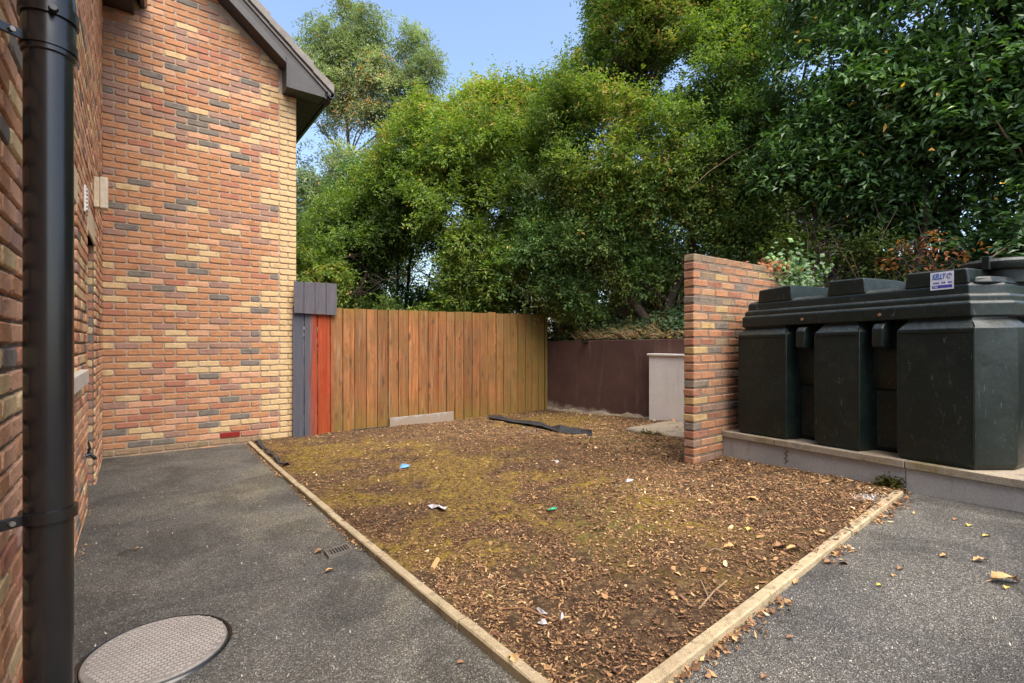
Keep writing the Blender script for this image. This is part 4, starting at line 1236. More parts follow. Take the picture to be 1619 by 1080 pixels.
build("cover_plate", Geo().lathe((*mcen, mz), [(mr - .008, -.03), (mr - .008, .004), (mr - .012, .0085)], 72), M_lidgrey, cover, smooth=True)
M_tread = simple("worn_tread", (.30, .265, .235), (.37, .33, .295), 7, .6, 80, .3, .003)
G = Geo(); tg = .0
for i in range(-13, 14):
    for j in range(-13, 14):
        x, y = i * .0195, j * .0195
        if math.hypot(x, y) > mr - .026: continue
        x += .0097 * (j % 2)
        q = mcen + np.array([math.cos(.62) * x - math.sin(.62) * y, math.sin(.62) * x + math.cos(.62) * y])
        if (i + j) % 2: hx, hy = .0080, .0035
        else: hx, hy = .0035, .0080
        hx, hy = .0078, .0062
        G.box((*q, mz + .0095), (math.cos(.62), math.sin(.62), 0), (-math.sin(.62), math.cos(.62), 0), Z3, (-hx, -hy, 0), (hx, hy, .0026))
kind(build("tread_pattern", G, M_tread, cover), 'stuff')

# gully grate
c4 = [gp(512, 873.3), gp(548.3, 861.6), gp(561.7, 872.4), gp(519.8, 883.6)]
o_ = c4[0]; e1 = (c4[1] - c4[0]); e2 = (c4[3] - c4[0]); l1, l2 = np.linalg.norm(e1), np.linalg.norm(e2)
gy = root("gully_grate", o_, "small square metal gully grate beside the kerb with brown leaves at its edge", "drain")
gzv = o_[2] + .006
e1u, e2u = e1 / l1, e2 / l2
fG = Geo(); fw = .012
for (a0, b0, a1, b1) in ((0, 0, l1, fw), (0, l2 - fw, l1, l2), (0, fw, fw, l2 - fw), (l1 - fw, fw, l1, l2 - fw)):
    fG.box((*o_[:2], gzv), e1u, e2u, Z3, (a0, b0, -.01), (a1, b1, .008))
build("frame", fG, M_metal, gy)
build("slot_shade", Geo().box((*o_[:2], gzv), e1u, e2u, Z3, (fw, fw, -.01), (l1 - fw, l2 - fw, .0005)), M_dark, gy)  # near-black sheet painting the shade in the slots between the bars
for k in range(7):
    t_ = fw + (l1 - 2 * fw) * (k + .5) / 7
    build("bar", Geo().box((*o_[:2], gzv), e1u, e2u, Z3, (t_ - .003, fw, 0), (t_ + .003, l2 - fw, .005)), M_metal, gy)

# ------------------------------------------------------------------ litter and leaves
def leaf_obj(p, size, mat, label, yaw, seed, group="fallen leaves lying about"):
    r = random.Random(seed); G = Geo(); n = 9; vs = []
    for i in range(n):
        t_ = i / (n - 1); w_ = math.sin(math.pi * t_ ** .8) * .30 * (1 + .25 * math.sin(i * 2.5 + seed)) + .01
        zc = .16 * math.sin(math.pi * t_) + r.uniform(-.02, .05) + .04; tw = r.uniform(-.06, .1)
        x = (t_ - .5)
        vs += [(x, -w_, zc + w_ * .55 + tw), (x, 0, zc - .02), (x, w_ * r.uniform(.7, 1.2), zc + w_ * .45 - tw)]
    c, s = math.cos(yaw), math.sin(yaw)
    vs = [(p[0] + size * (x * c - y * s), p[1] + size * (x * s + y * c), p[2] + size * z_ * .8) for x, y, z_ in vs]
    fs = [(i * 3 + j, (i + 1) * 3 + j, (i + 1) * 3 + j + 1, i * 3 + j + 1) for i in range(n - 1) for j in (0, 1)]
    vs2 = len(vs)
    G.add(vs, fs)
    tip = (p[0] + size * (-.5 * c), p[1] + size * (-.5 * s), p[2] + size * .05); st_ = (p[0] + size * (-.75 * c + .1 * s), p[1] + size * (-.75 * s - .1 * c), p[2] + .004)
    G.tube([tip, st_], size * .012, 4)
    return tag(build("fallen_leaf", G, mat, smooth=True), label, "leaf", group)
LV = [
 (522, 904, .055, M_leafA, "curled orange leaf on the asphalt just below the gully grate", .4, 0),
 (504, 874, .06, M_leafB, "brown leaf crumpled against the left side of the gully grate", 1.0, 0),
 (1590, 921, .115, M_leafA, "large curled tan leaf on the right hand asphalt, nearest the frame edge", -.1, 0),
 (1592, 931, .035, M_leafC, "small yellow leaf tucked below the large curled tan leaf", .6, 0),
 (1550, 888, .06, M_leafA, "tan leaf on the right hand asphalt above the large curled one", -.2, 0),
 (1494, 881, .045, M_leafA, "small tan leaf on the asphalt left of the other tan leaves", .1, 0),
 (1424, 901, .035, M_leafB, "small brown leaf on the asphalt, about an arm's length from the kerb", .3, 0),
 (1412, 911, .028, M_leafA, "tiny pale leaf beside the small brown one on the asphalt", .9, 0),
 (1391, 927, .03, M_leafC, "pale green leaf on the asphalt nearest the dark middle of the right path", .1, 0),
 (1511, 823, .035, M_leafB, "small rust leaf on the asphalt close to the plinth", .2, 0),
 (1532, 832, .035, M_leafC, "pale yellow leaf on the asphalt close to the plinth", .8, 0),
 (1560, 849, .04, M_leafC, "straw coloured leaf on the asphalt below the tank corner", .0, 0),
 (1250, 1010, .03, M_leafB, "dark crumpled leaf on the asphalt beside the right kerb", .0, 0),
 (1208, 1072, .03, M_leafB, "brown leaf on the asphalt at the very front", .5, 0),
 (728, 1050, .03, M_leafB, "reddish leaf on the dark asphalt left of the long kerb", .3, 0),
 (812, 1044, .055, M_leafA, "folded tan leaf leaning on the long kerb near the front", 1.9, .03),
 (1155, 868, .075, M_leafA, "plump tan leaf on the bark near the right kerb", -.1, .03),
 (1233, 867, .08, M_leafB, "broad rusty leaf on the bark beside the right kerb", .1, .03),
 (1254, 870, .07, M_leafA, "flat tan leaf on the bark touching the right kerb", .0, .03),
 (1190, 791, .075, M_leafA, "pale upright curled leaf on the bark in front of the plinth", 2.4, .03),
 (1185, 839, .05, M_leafC, "yellow green leaf on the bark in the middle of the bed's right side", .7, .03),
 (1350, 845, .06, M_leafB, "brown leaf wedged on the asphalt side of the right kerb near its joint", .4, 0),
 (1322, 878, .05, M_leafA, "tan leaf on the asphalt side of the right kerb", .8, 0),
 (1310, 891, .05, M_leafB, "rust leaf on the asphalt side of the right kerb below the tan one", .2, 0),
 (1258, 922, .045, M_leafA, "pale leaf on the asphalt side at the middle of the right kerb", .9, 0),
 (690, 741, .05, M_leafA, "tan leaf standing on the mossy bark by the long kerb's far half", 2.0, .03),
 (218, 868, .028, M_leafA, "tiny tan leaf at the end of the little dark twig on the house path", .4, 0),
]
for i, (x, y, s, m, lb, yw, dz) in enumerate(LV):
    p = gp(x, y, dz); leaf_obj(p + Z3 * .003, s, m, lb, yw, i)
def twig(name, pix, rad, mat, label, dz=.03, cat="twig"):
    pts = [gp(x, y, dz) + Z3 * (.012 * (k % 2)) for k, (x, y) in enumerate(pix)]
    return tag(build(name, Geo().tube(pts, rad, 6), mat, smooth=True), label, cat)
twig("twig", [(185, 877), (200, 873), (216, 869)], .004, M_bark, "short dark twig on the house path", .006)
twig("twig", [(1104, 964), (1128, 940), (1149, 918)], .0035, M_twig, "thin forked dry twig on the bark near the front of the right kerb")
twig("twig", [(1108, 918), (1114, 935), (1122, 950)], .003, M_twig, "short dry twig crossing the forked one on the bark")
twig("twig", [(788, 963), (830, 965), (872, 980)], .0035, M_leafB, "long reddish bent stalk on the bark near the front")
twig("twig", [(1150, 873), (1130, 871), (1120, 872)], .003, M_twig, "straight pale stalk beside the plump tan leaf")
twig("wood_splinter", [(885, 690), (925, 689), (935, 685)], .006, M_leafA, "orange wooden splinter below the black membrane scrap", .03, "splinter")
twig("wood_splinter", [(683, 900), (692, 888)], .014, M_leafA, "pale wood splinter in the bark near the long kerb's middle", .03, "splinter")
def scrap(name, pix, mat, label, cat, seed, h=.02, dz=.03):
    r = random.Random(seed); pts = [gp(x, y, dz) for x, y in pix]; c = sum(pts) / len(pts); pts = [c + (p - c) * .8 for p in pts]
    vs = [p + Z3 * r.uniform(0, h) for p in pts] + [c + Z3 * (h + .006)]; n = len(pts)
    mid = [(p + c) / 2 + Z3 * r.uniform(0, h * 1.6) for p in pts]; vs += mid
    fs = [(i, (i + 1) % n, n + 1 + (i + 1) % n, n + 1 + i) for i in range(n)] + [(n + 1 + i, n + 1 + (i + 1) % n, n) for i in range(n)]
    return tag(build(name, Geo().add(vs, fs), mat), label, cat)
scrap("plastic_scrap", [(629, 741), (634, 735), (642, 736), (650, 735), (648, 740), (638, 742)], M_blue, "bright blue plastic scrap on the mossy bark", "litter", 1)
scrap("paper_scrap", [(672, 803), (680, 801), (698, 800), (703, 803), (712, 805), (706, 810), (692, 804), (680, 806)], M_paper, "torn white wrapper on the bark between the long kerb and the middle of the bed", "litter", 2)
scrap("paper_scrap", [(848, 985), (858, 984), (868, 989), (858, 993), (850, 991)], M_paper, "small white scrap on the bark near the front corner", "litter", 3)
scrap("paper_scrap", [(882, 978), (890, 975), (893, 979), (886, 983)], M_paper, "tiny lilac white scrap just right of the other front scrap", "litter", 4)
scrap("paper_scrap", [(987, 763), (995, 759), (1004, 761), (999, 765), (990, 766)], M_paper, "white scrap on the pale trodden patch in the middle of the bed", "litter", 5)
scrap("paper_scrap", [(875, 731), (880, 729), (885, 731), (880, 734)], M_paper, "small pale fleck on the bark below the black membrane scrap", "litter", 6)
scrap("plastic_scrap", [(862, 806), (872, 803), (884, 802), (880, 805), (868, 808)], M_green, "thin green plastic sliver in the middle of the bed", "litter", 7, .008)
scrap("paper_scrap", [(848, 960), (856, 968), (868, 972), (866, 975), (854, 970), (846, 963)], M_paper, "curly white strip of paper on the bark above the front scraps", "litter", 9, .008)
scrap("stone", [(1385, 727), (1180, 727), (1182, 730)][1:] + [(1172, 728)], M_plaster, "small pale stone at the foot of the plinth", "stone", 8) if False else None
# black membrane scrap
G = Geo(); pix = [(772, 660, 2), (790, 662, 3), (812, 666, 4), (835, 669, 3), (855, 672, 4), (872, 677, 5), (885, 681, 6), (900, 682, 7), (918, 684, 8), (936, 689, 5)]
vs = []
for k, (x, y, w_) in enumerate(pix):
    a, b = gp(x, y - w_ * .6, .03), gp(x, y + w_ * .6, .03)
    h = .02 + .02 * math.sin(k * 2.2) + (.03 if k > 5 else 0) * abs(math.sin(k * 1.3))
    vs += [a, a * .66 + b * .34 + Z3 * (h + .01), a * .33 + b * .67 + Z3 * (h * .4), b + Z3 * .008]
fs = [(i * 4 + j, (i + 1) * 4 + j, (i + 1) * 4 + j + 1, i * 4 + j + 1) for i in range(len(pix) - 1) for j in range(3)]
tag(build("membrane_scrap", G.add(vs, fs), M_membrane), "crumpled black weed membrane strip lying on the bark near the far corner", "membrane")
# plaster spill: pale crumbs
def crumbs(name, cx, cy, rx, ry, n, size, mat, seed, dz=.028, mx=None):
    r = np.random.RandomState(seed); P = []
    for _ in range(n):
        a = r.uniform(0, 6.28); q = abs(r.normal(0, .45)); P.append(gp(cx + math.cos(a) * rx * q, cy + math.sin(a) * ry * q, dz))
    return kind(mossmass(name, P, n * 2, (.006, size), seed + 1, mat=mat), 'stuff')
crumbs("plaster_crumbs", 1368, 788, 34, 9, 420, .016, M_plaster, 3)
crumbs("plaster_crumbs", 1010, 775, 55, 16, 260, .010, M_plaster, 9)
r = np.random.RandomState(5)
P = [gp(r.uniform(130, 560), r.uniform(715, 1070), .006) for _ in range(240)] + [gp(r.uniform(1150, 1615), r.uniform(830, 1070), .006) for _ in range(160)]
P = [p for p in P if not inside(p[:2], bed) and np.hypot(*(p[:2] - mcen)) > mr + .03]
kind(mossmass("loose_grit", P, 420, (.001, .009), 6, mat=M_grit), 'stuff')

# ------------------------------------------------------------------ vegetation
def unit(a): return a / np.maximum(np.linalg.norm(a, axis=-1, keepdims=True), 1e-9)
def leaf_cloud(sp_pos, sp_dir, K, tw, L, Wd, r, droop=.25, up_bias=.95, fold=True):
    """sprays of K leaves along short twigs -> quads and tint"""
    S = len(sp_pos)
    t_ = (np.arange(K) + .5) / K
    tl_ = tw * r.uniform(.6, 1.3, (S, 1, 1))
    P = sp_pos[:, None, :] + sp_dir[:, None, :] * tl_ * t_[None, :, None]
    P = P + np.array([0, 0, -1.0]) * (droop * tl_ * (t_[None, :, None] ** 2)) + r.normal(0, .018 + L * .12, (S, K, 3))
    side = unit(np.cross(sp_dir, r.normal(0, 1, (S, 3)) + np.array([0, 0, 1.4])))
    sg = np.where(np.arange(K) % 2 == 0, 1., -1.)[None, :, None]
    ax = unit(side[:, None, :] * sg * .9 + sp_dir[:, None, :] * .75 + r.normal(0, .33, (S, K, 3)) + np.array([0, 0, -.25]))
    nr = unit(np.array([0, 0, up_bias]) + sp_dir[:, None, :] * .35 + r.normal(0, .45, (S, K, 3)))
    wv = unit(np.cross(ax, nr)); nr = np.cross(wv, ax)
    l = L * r.uniform(.6, 1.25, (S, K, 1)); w_ = Wd * r.uniform(.7, 1.2, (S, K, 1))
    a = P; m1 = P + ax * l * .45 + wv * w_ * .5 + nr * w_ * .22; tip = P + ax * l - nr * l * .10; m2 = P + ax * l * .45 - wv * w_ * .5 + nr * w_ * .22
    if fold:
        V = np.stack([a, m1, tip, m2], 2).reshape(-1, 3)       # folded along the midrib: two triangles
        n = S * K; b = np.arange(n)[:, None] * 4
        Fa = np.concatenate([b + np.array([[0, 1, 2]]), b + np.array([[0, 2, 3]])], 0)
    else:
        V = np.stack([a, m1, tip, m2], 2).reshape(-1, 3); n = S * K
        Fa = np.arange(n * 4).reshape(n, 4)
    return V, Fa, n
def crown_mesh(name, blobs, n_sprays, K, tw, L, Wd, mat, seed, gap=(.9, -.25), droop=.25, shell=.22, fold=True, tintf=.5, up=.5, shoots=.06):
    r = np.random.RandomState(seed)
    B = np.array(blobs, float); vol = (B[:, 3] * B[:, 4] + B[:, 4] * B[:, 5] + B[:, 3] * B[:, 5]); pi = vol / vol.sum()
    N = int(n_sprays * 2.2)
    bi = r.choice(len(B), N, p=pi)
    dr = unit(r.normal(0, 1, (N, 3)))
    rad = np.clip(1 - np.abs(r.normal(0, shell, N)), .1, 1.0)
    lump = 1 + .24 * fnoise(dr * 2.2 + B[bi, :3] * .7, 1.6, 0) + .15 * fnoise(dr * 5 + B[bi, :3], 1.6, 1)
    pos = B[bi, :3] + dr * B[bi, 3:6] * (rad * lump)[:, None]
    # leave out what is buried in a neighbouring blob
    bur = np.zeros(N)
    for k in range(len(B)):
        q = (pos - B[k, :3]) / B[k, 3:6]; bur += ((q ** 2).sum(1) < .42) & (bi != k)
    nz = fnoise(pos, gap[0], 2) + .5 * fnoise(pos, gap[0] * 2.7, 0)
    keep = (nz > gap[1]) & ((bur == 0) | (r.uniform(0, 1, N) < .25))
    pos, dr = pos[keep][:n_sprays], dr[keep][:n_sprays]
    shoot = (r.uniform(0, 1, len(pos)) < shoots) & (dr[:, 2] > .1)
    sd_ = unit(dr * .8 + np.array([0, 0, up]) + r.normal(0, .42, pos.shape))
    sd_ = np.where(shoot[:, None], unit(sd_ * .35 + np.array([0, 0, 1.0])), sd_)
    twv = np.where(shoot, tw * 1.9, tw)[:, None, None]
    V, Fa, n = leaf_cloud(pos, sd_, K, twv, L, Wd, r, droop, fold=fold)
    S = len(pos)
    ts = np.clip(tintf + .20 * fnoise(pos, 1.1, 1) + r.normal(0, .13, S), 0, 1)
    tv = np.clip(np.repeat(ts, K) + r.normal(0, .10, n), 0, 1)
    tv = np.where(r.uniform(0, 1, n) < .004, 1.0, tv)
    tt = np.concatenate([tv, tv]) if fold else tv
    return V, Fa, tt
G1 = [(0, (0.040, 0.064, 0.019)), (.35, (0.081, 0.131, 0.033)), (.62, (0.153, 0.227, 0.044)), (.88, (0.268, 0.336, 0.060)), (1, (0.456, 0.294, 0.120))]
G2 = [(0, (0.054, 0.097, 0.038)), (.4, (0.100, 0.180, 0.056)), (.7, (0.189, 0.302, 0.077)), (.93, (0.332, 0.435, 0.103)), (1, (0.710, 0.435, 0.162))]
G3 = [(0, (0.040, 0.084, 0.029)), (.45, (0.075, 0.152, 0.043)), (.8, (0.131, 0.254, 0.060)), (.97, (0.241, 0.366, 0.081)), (1, (1.090, 0.632, 0.144))]
G4 = [(0, (0.112, 0.143, 0.086)), (.45, (0.185, 0.236, 0.136)), (.8, (0.297, 0.348, 0.196)), (.96, (0.410, 0.409, 0.243)), (1, (0.574, 0.287, 0.152))]
M_l1 = attr_mat("bright_green_leaf", G1, .5, .38, .35, .9)
M_l2 = attr_mat("mid_green_leaf", G2, .5, .32, .35, .9, (1.1, (.20, .15, .035), .35))
M_l3 = attr_mat("glossy_dark_leaf", G3, .38, .22, .5, 1.3)
M_l4 = attr_mat("grey_green_ash_leaf", G4, .55, .32, .3, .6)
M_l5 = attr_mat("copper_leaf", [(0, (.16, .055, .022)), (.6, (.34, .13, .05)), (1, (.46, .24, .08))], .6, .25)
M_ivy = attr_mat("ivy_leaf", [(0, (0.026, 0.054, 0.019)), (.6, (0.072, 0.136, 0.042)), (.9, (0.160, 0.256, 0.080)), (1, (0.640, 0.480, 0.064))], .45, .15, .45)
M_l6 = attr_mat("variegated_leaf", [(0, (.035, .055, .014)), (.5, (.075, .105, .022)), (.85, (.17, .17, .04)), (1, (.34, .24, .08))], .65, .25, .15)

def at(px, py, Y): return np.array([(px - CX) / F * Y, Y, zat(py, Y)])
def tree(name, label, foot, blobs, n, K, tw, L, Wd, mat, seed, trunk_r=.12, bark=None, gap=(.9, -.25), stems=1, group=None, limbs=8, cat="tree", **kw):
    """blobs: (px, py, Y, rx, ry, rz) read from the survey, radii in metres"""
    rr = random.Random(seed); bark = bark or M_bark
    B = [(*at(px, py, Y_), rx, ry, rz) for (px, py, Y_, rx, ry, rz) in blobs]
    t0 = root(name, foot, label, cat, group)
    fo = Vector(foot); top = max(B, key=lambda b: b[2] + b[5] * .4)
    tops = sorted(B, key=lambda b: -b[2])
    for s_ in range(stems):
        e = Vector(tops[s_ % len(tops)][:3]); a = fo + Vector((rr.uniform(-.25, .25) * (stems > 1) * 1.6, rr.uniform(-.2, .2) * (stems > 1), -.1))
        pts = []; rad = []; bow = Vector((rr.uniform(-.25, .25), rr.uniform(-.15, .15), 0))
        for k in range(9):
            q = k / 8; p = a.lerp(e, q); p = p + bow * math.sin(q * math.pi) * (e - a).length * .12 + Vector((rr.uniform(-.04, .04), rr.uniform(-.04, .04), 0))
            pts.append(p); rad.append(trunk_r * (1 - .82 * q) + .006)
        build("trunk", Geo().tube(pts, rad, 9), bark, t0, smooth=True)
        if s_ == 0: spine = pts
    for b in B[:limbs]:
        G = Geo(); c = Vector(b[:3]); j = min(range(1, 8), key=lambda i: (spine[i] - c).length + max(0, spine[i].z - c.z) * 2)
        a = spine[j]
        for q in range(2):
            e = c + Vector((rr.uniform(-.6, .6) * b[3], rr.uniform(-.6, .6) * b[4], rr.uniform(-.1, .7) * b[5]))
            m = a.lerp(e, .5) + Vector((rr.uniform(-.15, .15), rr.uniform(-.15, .15), rr.uniform(-.05, .2)))
            G.tube([a, a.lerp(m, .5), m, m.lerp(e, .55) + Vector((0, 0, .03)), e], [trunk_r * .34, trunk_r * .28, trunk_r * .2, trunk_r * .12, .004], 5)
            for w_ in range(4):
                a2 = m.lerp(e, rr.uniform(0, .9)); e2 = a2 + Vector((rr.uniform(-1, 1) * b[3] * .6, rr.uniform(-1, 1) * b[4] * .6, rr.uniform(-.2, .8) * b[5] * .6))
                G.tube([a2, a2.lerp(e2, .5) + Vector((0, 0, .04)), e2], [trunk_r * .12 + .003, .006, .002], 4)
        build("limb", G, bark, t0, smooth=True)
    V, Fa, tt = crown_mesh(name, B, n, K, tw, L, Wd, mat, seed, gap, **kw)
    link("crown", mesh_np("crown", V - np.array(foot), Fa, mat, tint=tt), t0)
    return t0
def foot_at(px, Y_, z=None):
    x = (px - CX) / F * Y_
    return (x, Y_, float(bank_at(x, Y_)) - .02 if z is None else z)

# tall ash beyond the house corner
tree("ash_tree", "tall grey green ash tree with a pale slender trunk rising behind the roof corner", foot_at(560, 16.5, -.35),
     [(515, 70, 16, .6, .8, .6), (540, 25, 16.5, .55, .8, .45), (580, 45, 16, .55, .8, .5), (652, 75, 16.5, .42, .7, .5), (678, 115, 16, .4, .6, .5), (560, 95, 16, .8, .8, .6),
      (495, 120, 15.5, .7, .8, .6), (540, 150, 16, .8, .9, .5), (600, 120, 16, .55, .9, .5), (645, 150, 16, .6, .9, .6), (500, 185, 16, .7, .8, .5), (600, 190, 16, .8, .8, .5), (668, 190, 16.5, .5, .7, .5),
      (490, 250, 15.5, .7, .8, .5), (515, 320, 15.5, .7, .8, .5), (610, 260, 16.5, .7, .8, .5), (495, 370, 15, .8, .8, .6), (560, 330, 15.5, .6, .8, .4), (520, 420, 15, 1.2, 1, .9), (600, 400, 15, 1.0, 1, 1.0), (650, 310, 15.5, .7, .8, .6), (500, 300, 14.6, .8, .8, .9), (545, 270, 15, .6, .7, .6), (560, 400, 14.6, 1, .8, .9)],
     14000, 10, .5, .12, .036, M_l4, 21, .10, M_bark_pale, gap=(1.25, -.40), droop=.8, tintf=.55, shell=.40, limbs=15)
# bright shrubs above the fence
tree("privet_tree", "bright yellow green bushy tree standing behind the middle of the fence", foot_at(690, 11.2, .1),
     [(700, 215, 11, .9, 1, .6), (750, 190, 11, .8, 1, .5), (810, 185, 11, .8, 1, .5), (655, 265, 10.8, .8, 1, .6), (720, 270, 10.2, .9, 1, .6), (865, 180, 11, .6, .8, .5),
      (790, 250, 10.1, 1.0, 1, .7), (860, 240, 10.6, .9, 1, .8), (630, 340, 10.5, .9, 1, .7), (700, 350, 9.9, 1.0, 1, .7), (780, 340, 9.8, 1.1, 1, .8), (750, 420, 9.8, 1.1, 1, .7),
      (610, 410, 10.2, .9, 1, .7), (680, 440, 9.9, 1.1, 1, .7), (820, 430, 9.9, 1.1, .9, .8), (845, 330, 10, .9, .9, .8), (850, 400, 9.8, .8, .8, .8), (660, 400, 9.8, .9, .8, .7), (590, 460, 10.3, .9, .9, .6), (720, 480, 9.9, 1.3, .9, .6)],
     23000, 11, .30, .080, .036, M_l1, 22, .09, gap=(1.5, -.42), tintf=.60, shoots=.14)
tree("leafy_shrub", "low bright green shrub behind the fence beside the house corner", foot_at(520, 9.6, .0),
     [(490, 440, 9.6, .7, .8, .5), (545, 425, 10, .8, .8, .6), (575, 370, 10.5, .7, .8, .6), (560, 470, 9.8, .9, .8, .5), (505, 400, 10.5, .7, .7, .5), (600, 310, 11, .6, .6, .6), (620, 470, 10, .8, .6, .5), (540, 350, 11.5, .6, .7, .5)],
     5600, 11, .28, .075, .034, M_l1, 23, .05, gap=(1.5, -.45), tintf=.52, cat="shrub")
tree("overhanging_tree", "tall yellowish green tree leaning over the far corner of the yard", foot_at(1050, 8.6),
     [(972, 80, 9, .65, .9, .5), (1000, 20, 8.8, .8, 1, .6), (1070, 30, 8.6, .8, 1, .6), (930, 140, 9, .55, .8, .45), (990, 130, 8.4, .8, 1, .6), (1070, 130, 8.1, .8, .9, .6), (1120, 60, 8.3, .6, .8, .6),
      (910, 200, 8.9, .65, .8, .6), (980, 210, 8.2, .8, .9, .6), (1060, 210, 7.9, .8, .8, .6), (1130, 130, 8.1, .6, .8, .6), (1020, -40, 8.8, 1.2, 1, .6), (1130, -30, 8.5, .9, 1, .6), (1020, 280, 8.0, .8, .8, .5), (930, 270, 8.5, .7, .8, .5)],
     17000, 11, .27, .068, .030, M_l1, 24, .085, gap=(1.6, -.32), tintf=.52, shoots=.1, limbs=7)
tree("elder_tree", "dark mid green tree with a leaning trunk behind the brown retaining wall", foot_at(1062, 8.0),
     [(890, 300, 9, .8, .8, .6), (960, 310, 8.6, .8, .8, .6), (1040, 320, 8.2, .8, .8, .6), (1110, 270, 8, .7, .8, .6), (880, 390, 9, .8, .7, .6), (950, 380, 8.5, .7, .6, .5),
      (1150, 210, 7.9, .6, .7, .6), (1120, 340, 8.3, .6, .7, .45), (1020, 390, 8.9, .7, .5, .4), (840, 440, 9.4, .8, .7, .6), (1180, 320, 8, .5, .6, .5), (900, 460, 9.0, .7, .6, .4), (980, 440, 9.0, .6, .4, .4), (1010, 440, 8.4, .5, .4, .3), (1090, 420, 8.3, .5, .4, .3), (930, 480, 8.9, .5, .3, .2), (1060, 470, 8.6, .4, .3, .2)],
     15000, 11, .27, .064, .031, M_l2, 25, .07, gap=(1.6, -.25), stems=2, tintf=.48, limbs=5)
tree("sparse_sapling", "sparse small leaved tree filling the gap above the garden wall, sky showing through", foot_at(1200, 7.4),
     [(1180, 70, 8.2, .7, .8, .6), (1240, 120, 8, .6, .7, .6), (1190, 200, 7.8, .6, .7, .5), (1250, 210, 7.6, .6, .6, .6), (1220, 300, 7.6, .7, .6, .5), (1290, 60, 8, .7, .8, .7), (1150, 390, 8, .7, .6, .35), (1240, 0, 8.2, .9, .8, .6), (1260, 340, 7.2, .6, .5, .4), (1180, 350, 7.8, .6, .5, .4)],
     6500, 10, .26, .060, .028, M_l2, 26, .045, gap=(1.8, -.1), stems=4, tintf=.6)
# big glossy laurels along the bank to the right
tree("laurel", "glossy dark laurel with many stems directly above the garden wall end", foot_at(1330, 6.6),
     [(1300, 120, 6.6, .5, .6, .5), (1370, 60, 6.5, .6, .6, .5), (1300, 220, 6.5, .5, .5, .4), (1370, 160, 6.2, .5, .6, .5), (1340, 280, 6.4, .5, .5, .35), (1430, 120, 6.2, .5, .6, .5), (1340, -20, 6.7, .8, .7, .4), (1410, 230, 6.4, .5, .5, .4), (1250, 270, 6.6, .35, .4, .3), (1380, 320, 6.6, .4, .4, .25)],
     3300, 11, .36, .092, .040, M_l3, 27, .035, gap=(2.0, -.3), stems=6, group="laurels along the bank", tintf=.5, cat="shrub", limbs=6)
tree("laurel", "large leaved dark laurel towering over the middle of the tank, topmost leaves out of frame", foot_at(1480, 5.9),
     [(1460, 40, 5.9, .5, .6, .45), (1530, 90, 5.7, .5, .5, .45), (1480, 160, 5.7, .5, .5, .4), (1560, 10, 5.8, .6, .6, .4), (1440, 220, 5.9, .45, .45, .3), (1550, 180, 5.6, .45, .5, .35), (1480, -40, 6, .8, .7, .4), (1420, 300, 6.2, .35, .4, .25), (1410, 350, 6.2, .4, .4, .2)],
     3000, 11, .36, .098, .046, M_l3, 28, .032, gap=(2.0, -.35), stems=6, group="laurels along the bank", tintf=.46, cat="shrub", limbs=6)
tree("laurel", "dark broad leaved laurel at the right edge, hanging over the tank's near end", foot_at(1620, 5.4),
     [(1610, 60, 5.4, .45, .5, .4), (1640, 150, 5.2, .45, .5, .4), (1600, 220, 5.3, .4, .4, .3), (1640, 260, 5.4, .4, .4, .35), (1590, 320, 5.6, .3, .35, .25), (1640, 350, 5.2, .4, .4, .3), (1640, -20, 5.5, .7, .6, .4), (1720, 120, 5.2, .7, .6, .8), (1600, 395, 5.3, .4, .3, .15)],
     2700, 11, .34, .092, .046, M_l3, 29, .032, gap=(2.0, -.35), stems=5, group="laurels along the bank", tintf=.48, cat="shrub", limbs=6)
tree("variegated_shrub", "low yellow and green shrub between the garden wall top and the tank", foot_at(1310, 5.9),
     [(1270, 350, 6.3, .35, .4, .22), (1330, 365, 6.2, .35, .35, .22), (1390, 350, 6.2, .3, .35, .2), (1250, 395, 6.0, .3, .3, .16), (1320, 405, 5.9, .35, .3, .15), (1380, 415, 5.8, .35, .3, .15), (1440, 380, 6.1, .3, .3, .2)],
     640, 9, .34, .055, .034, M_l6, 30, .010, gap=(4.0, .25), stems=5, tintf=.35, cat="shrub", shell=.5)
tree("copper_shrub", "sprigs of rust coloured dry leaves showing just above the tank lid", foot_at(1470, 5.3),
     [(1415, 405, 5.4, .13, .2, .05), (1450, 392, 5.4, .13, .2, .05), (1440, 420, 5.3, .15, .2, .04), (1530, 408, 5.3, .14, .2, .05), (1500, 420, 5.2, .12, .2, .03)],
     34, 8, .22, .058, .032, M_l5, 31, .008, gap=(2.2, -2.5), stems=4, tintf=.5, cat="shrub")
# deep hedge line further back closes the view low down
for i, (px, Y_, lab) in enumerate(((560, 12.5, "dark hedge bush far behind the house end of the fence"), (632, 12.0, "dark hedge bush filling the gap low between the bright tree and the ash"), (700, 12.8, "dark hedge bush behind the bright tree, seen low above the fence"), (840, 12.3, "dark hedge bush behind the fence's far end"), (960, 11.6, "dark hedge bush on the bank behind the retaining wall's far end"), (1090, 10.8, "dark hedge bush on the bank behind the leaning trunk"), (1230, 10.0, "dark hedge bush in the gloom behind the garden wall"), (1370, 9.2, "dark hedge bush in the gloom behind the low yellow and green shrub"))):
    tree("hedge_bush", lab, foot_at(px, Y_), [(px - 50, 440, Y_, .9, .8, .9), (px + 10, 470, Y_, 1.0, .8, .9), (px + 50, 430, Y_, .8, .8, .8), (px, 510, Y_, 1.1, .8, .7)] + ([(px, 350, Y_, 1.0, .7, .8), (px + 40, 300, Y_, .9, .7, .7)] if i < 6 else [(px, 370, Y_, .9, .7, .5)]),
         2600, 10, .34, .085, .045, M_l3, 40 + i, .06, gap=(1.2, -.7), stems=3, limbs=2, group="hedge bushes at the back", tintf=.5, cat="hedge bush")

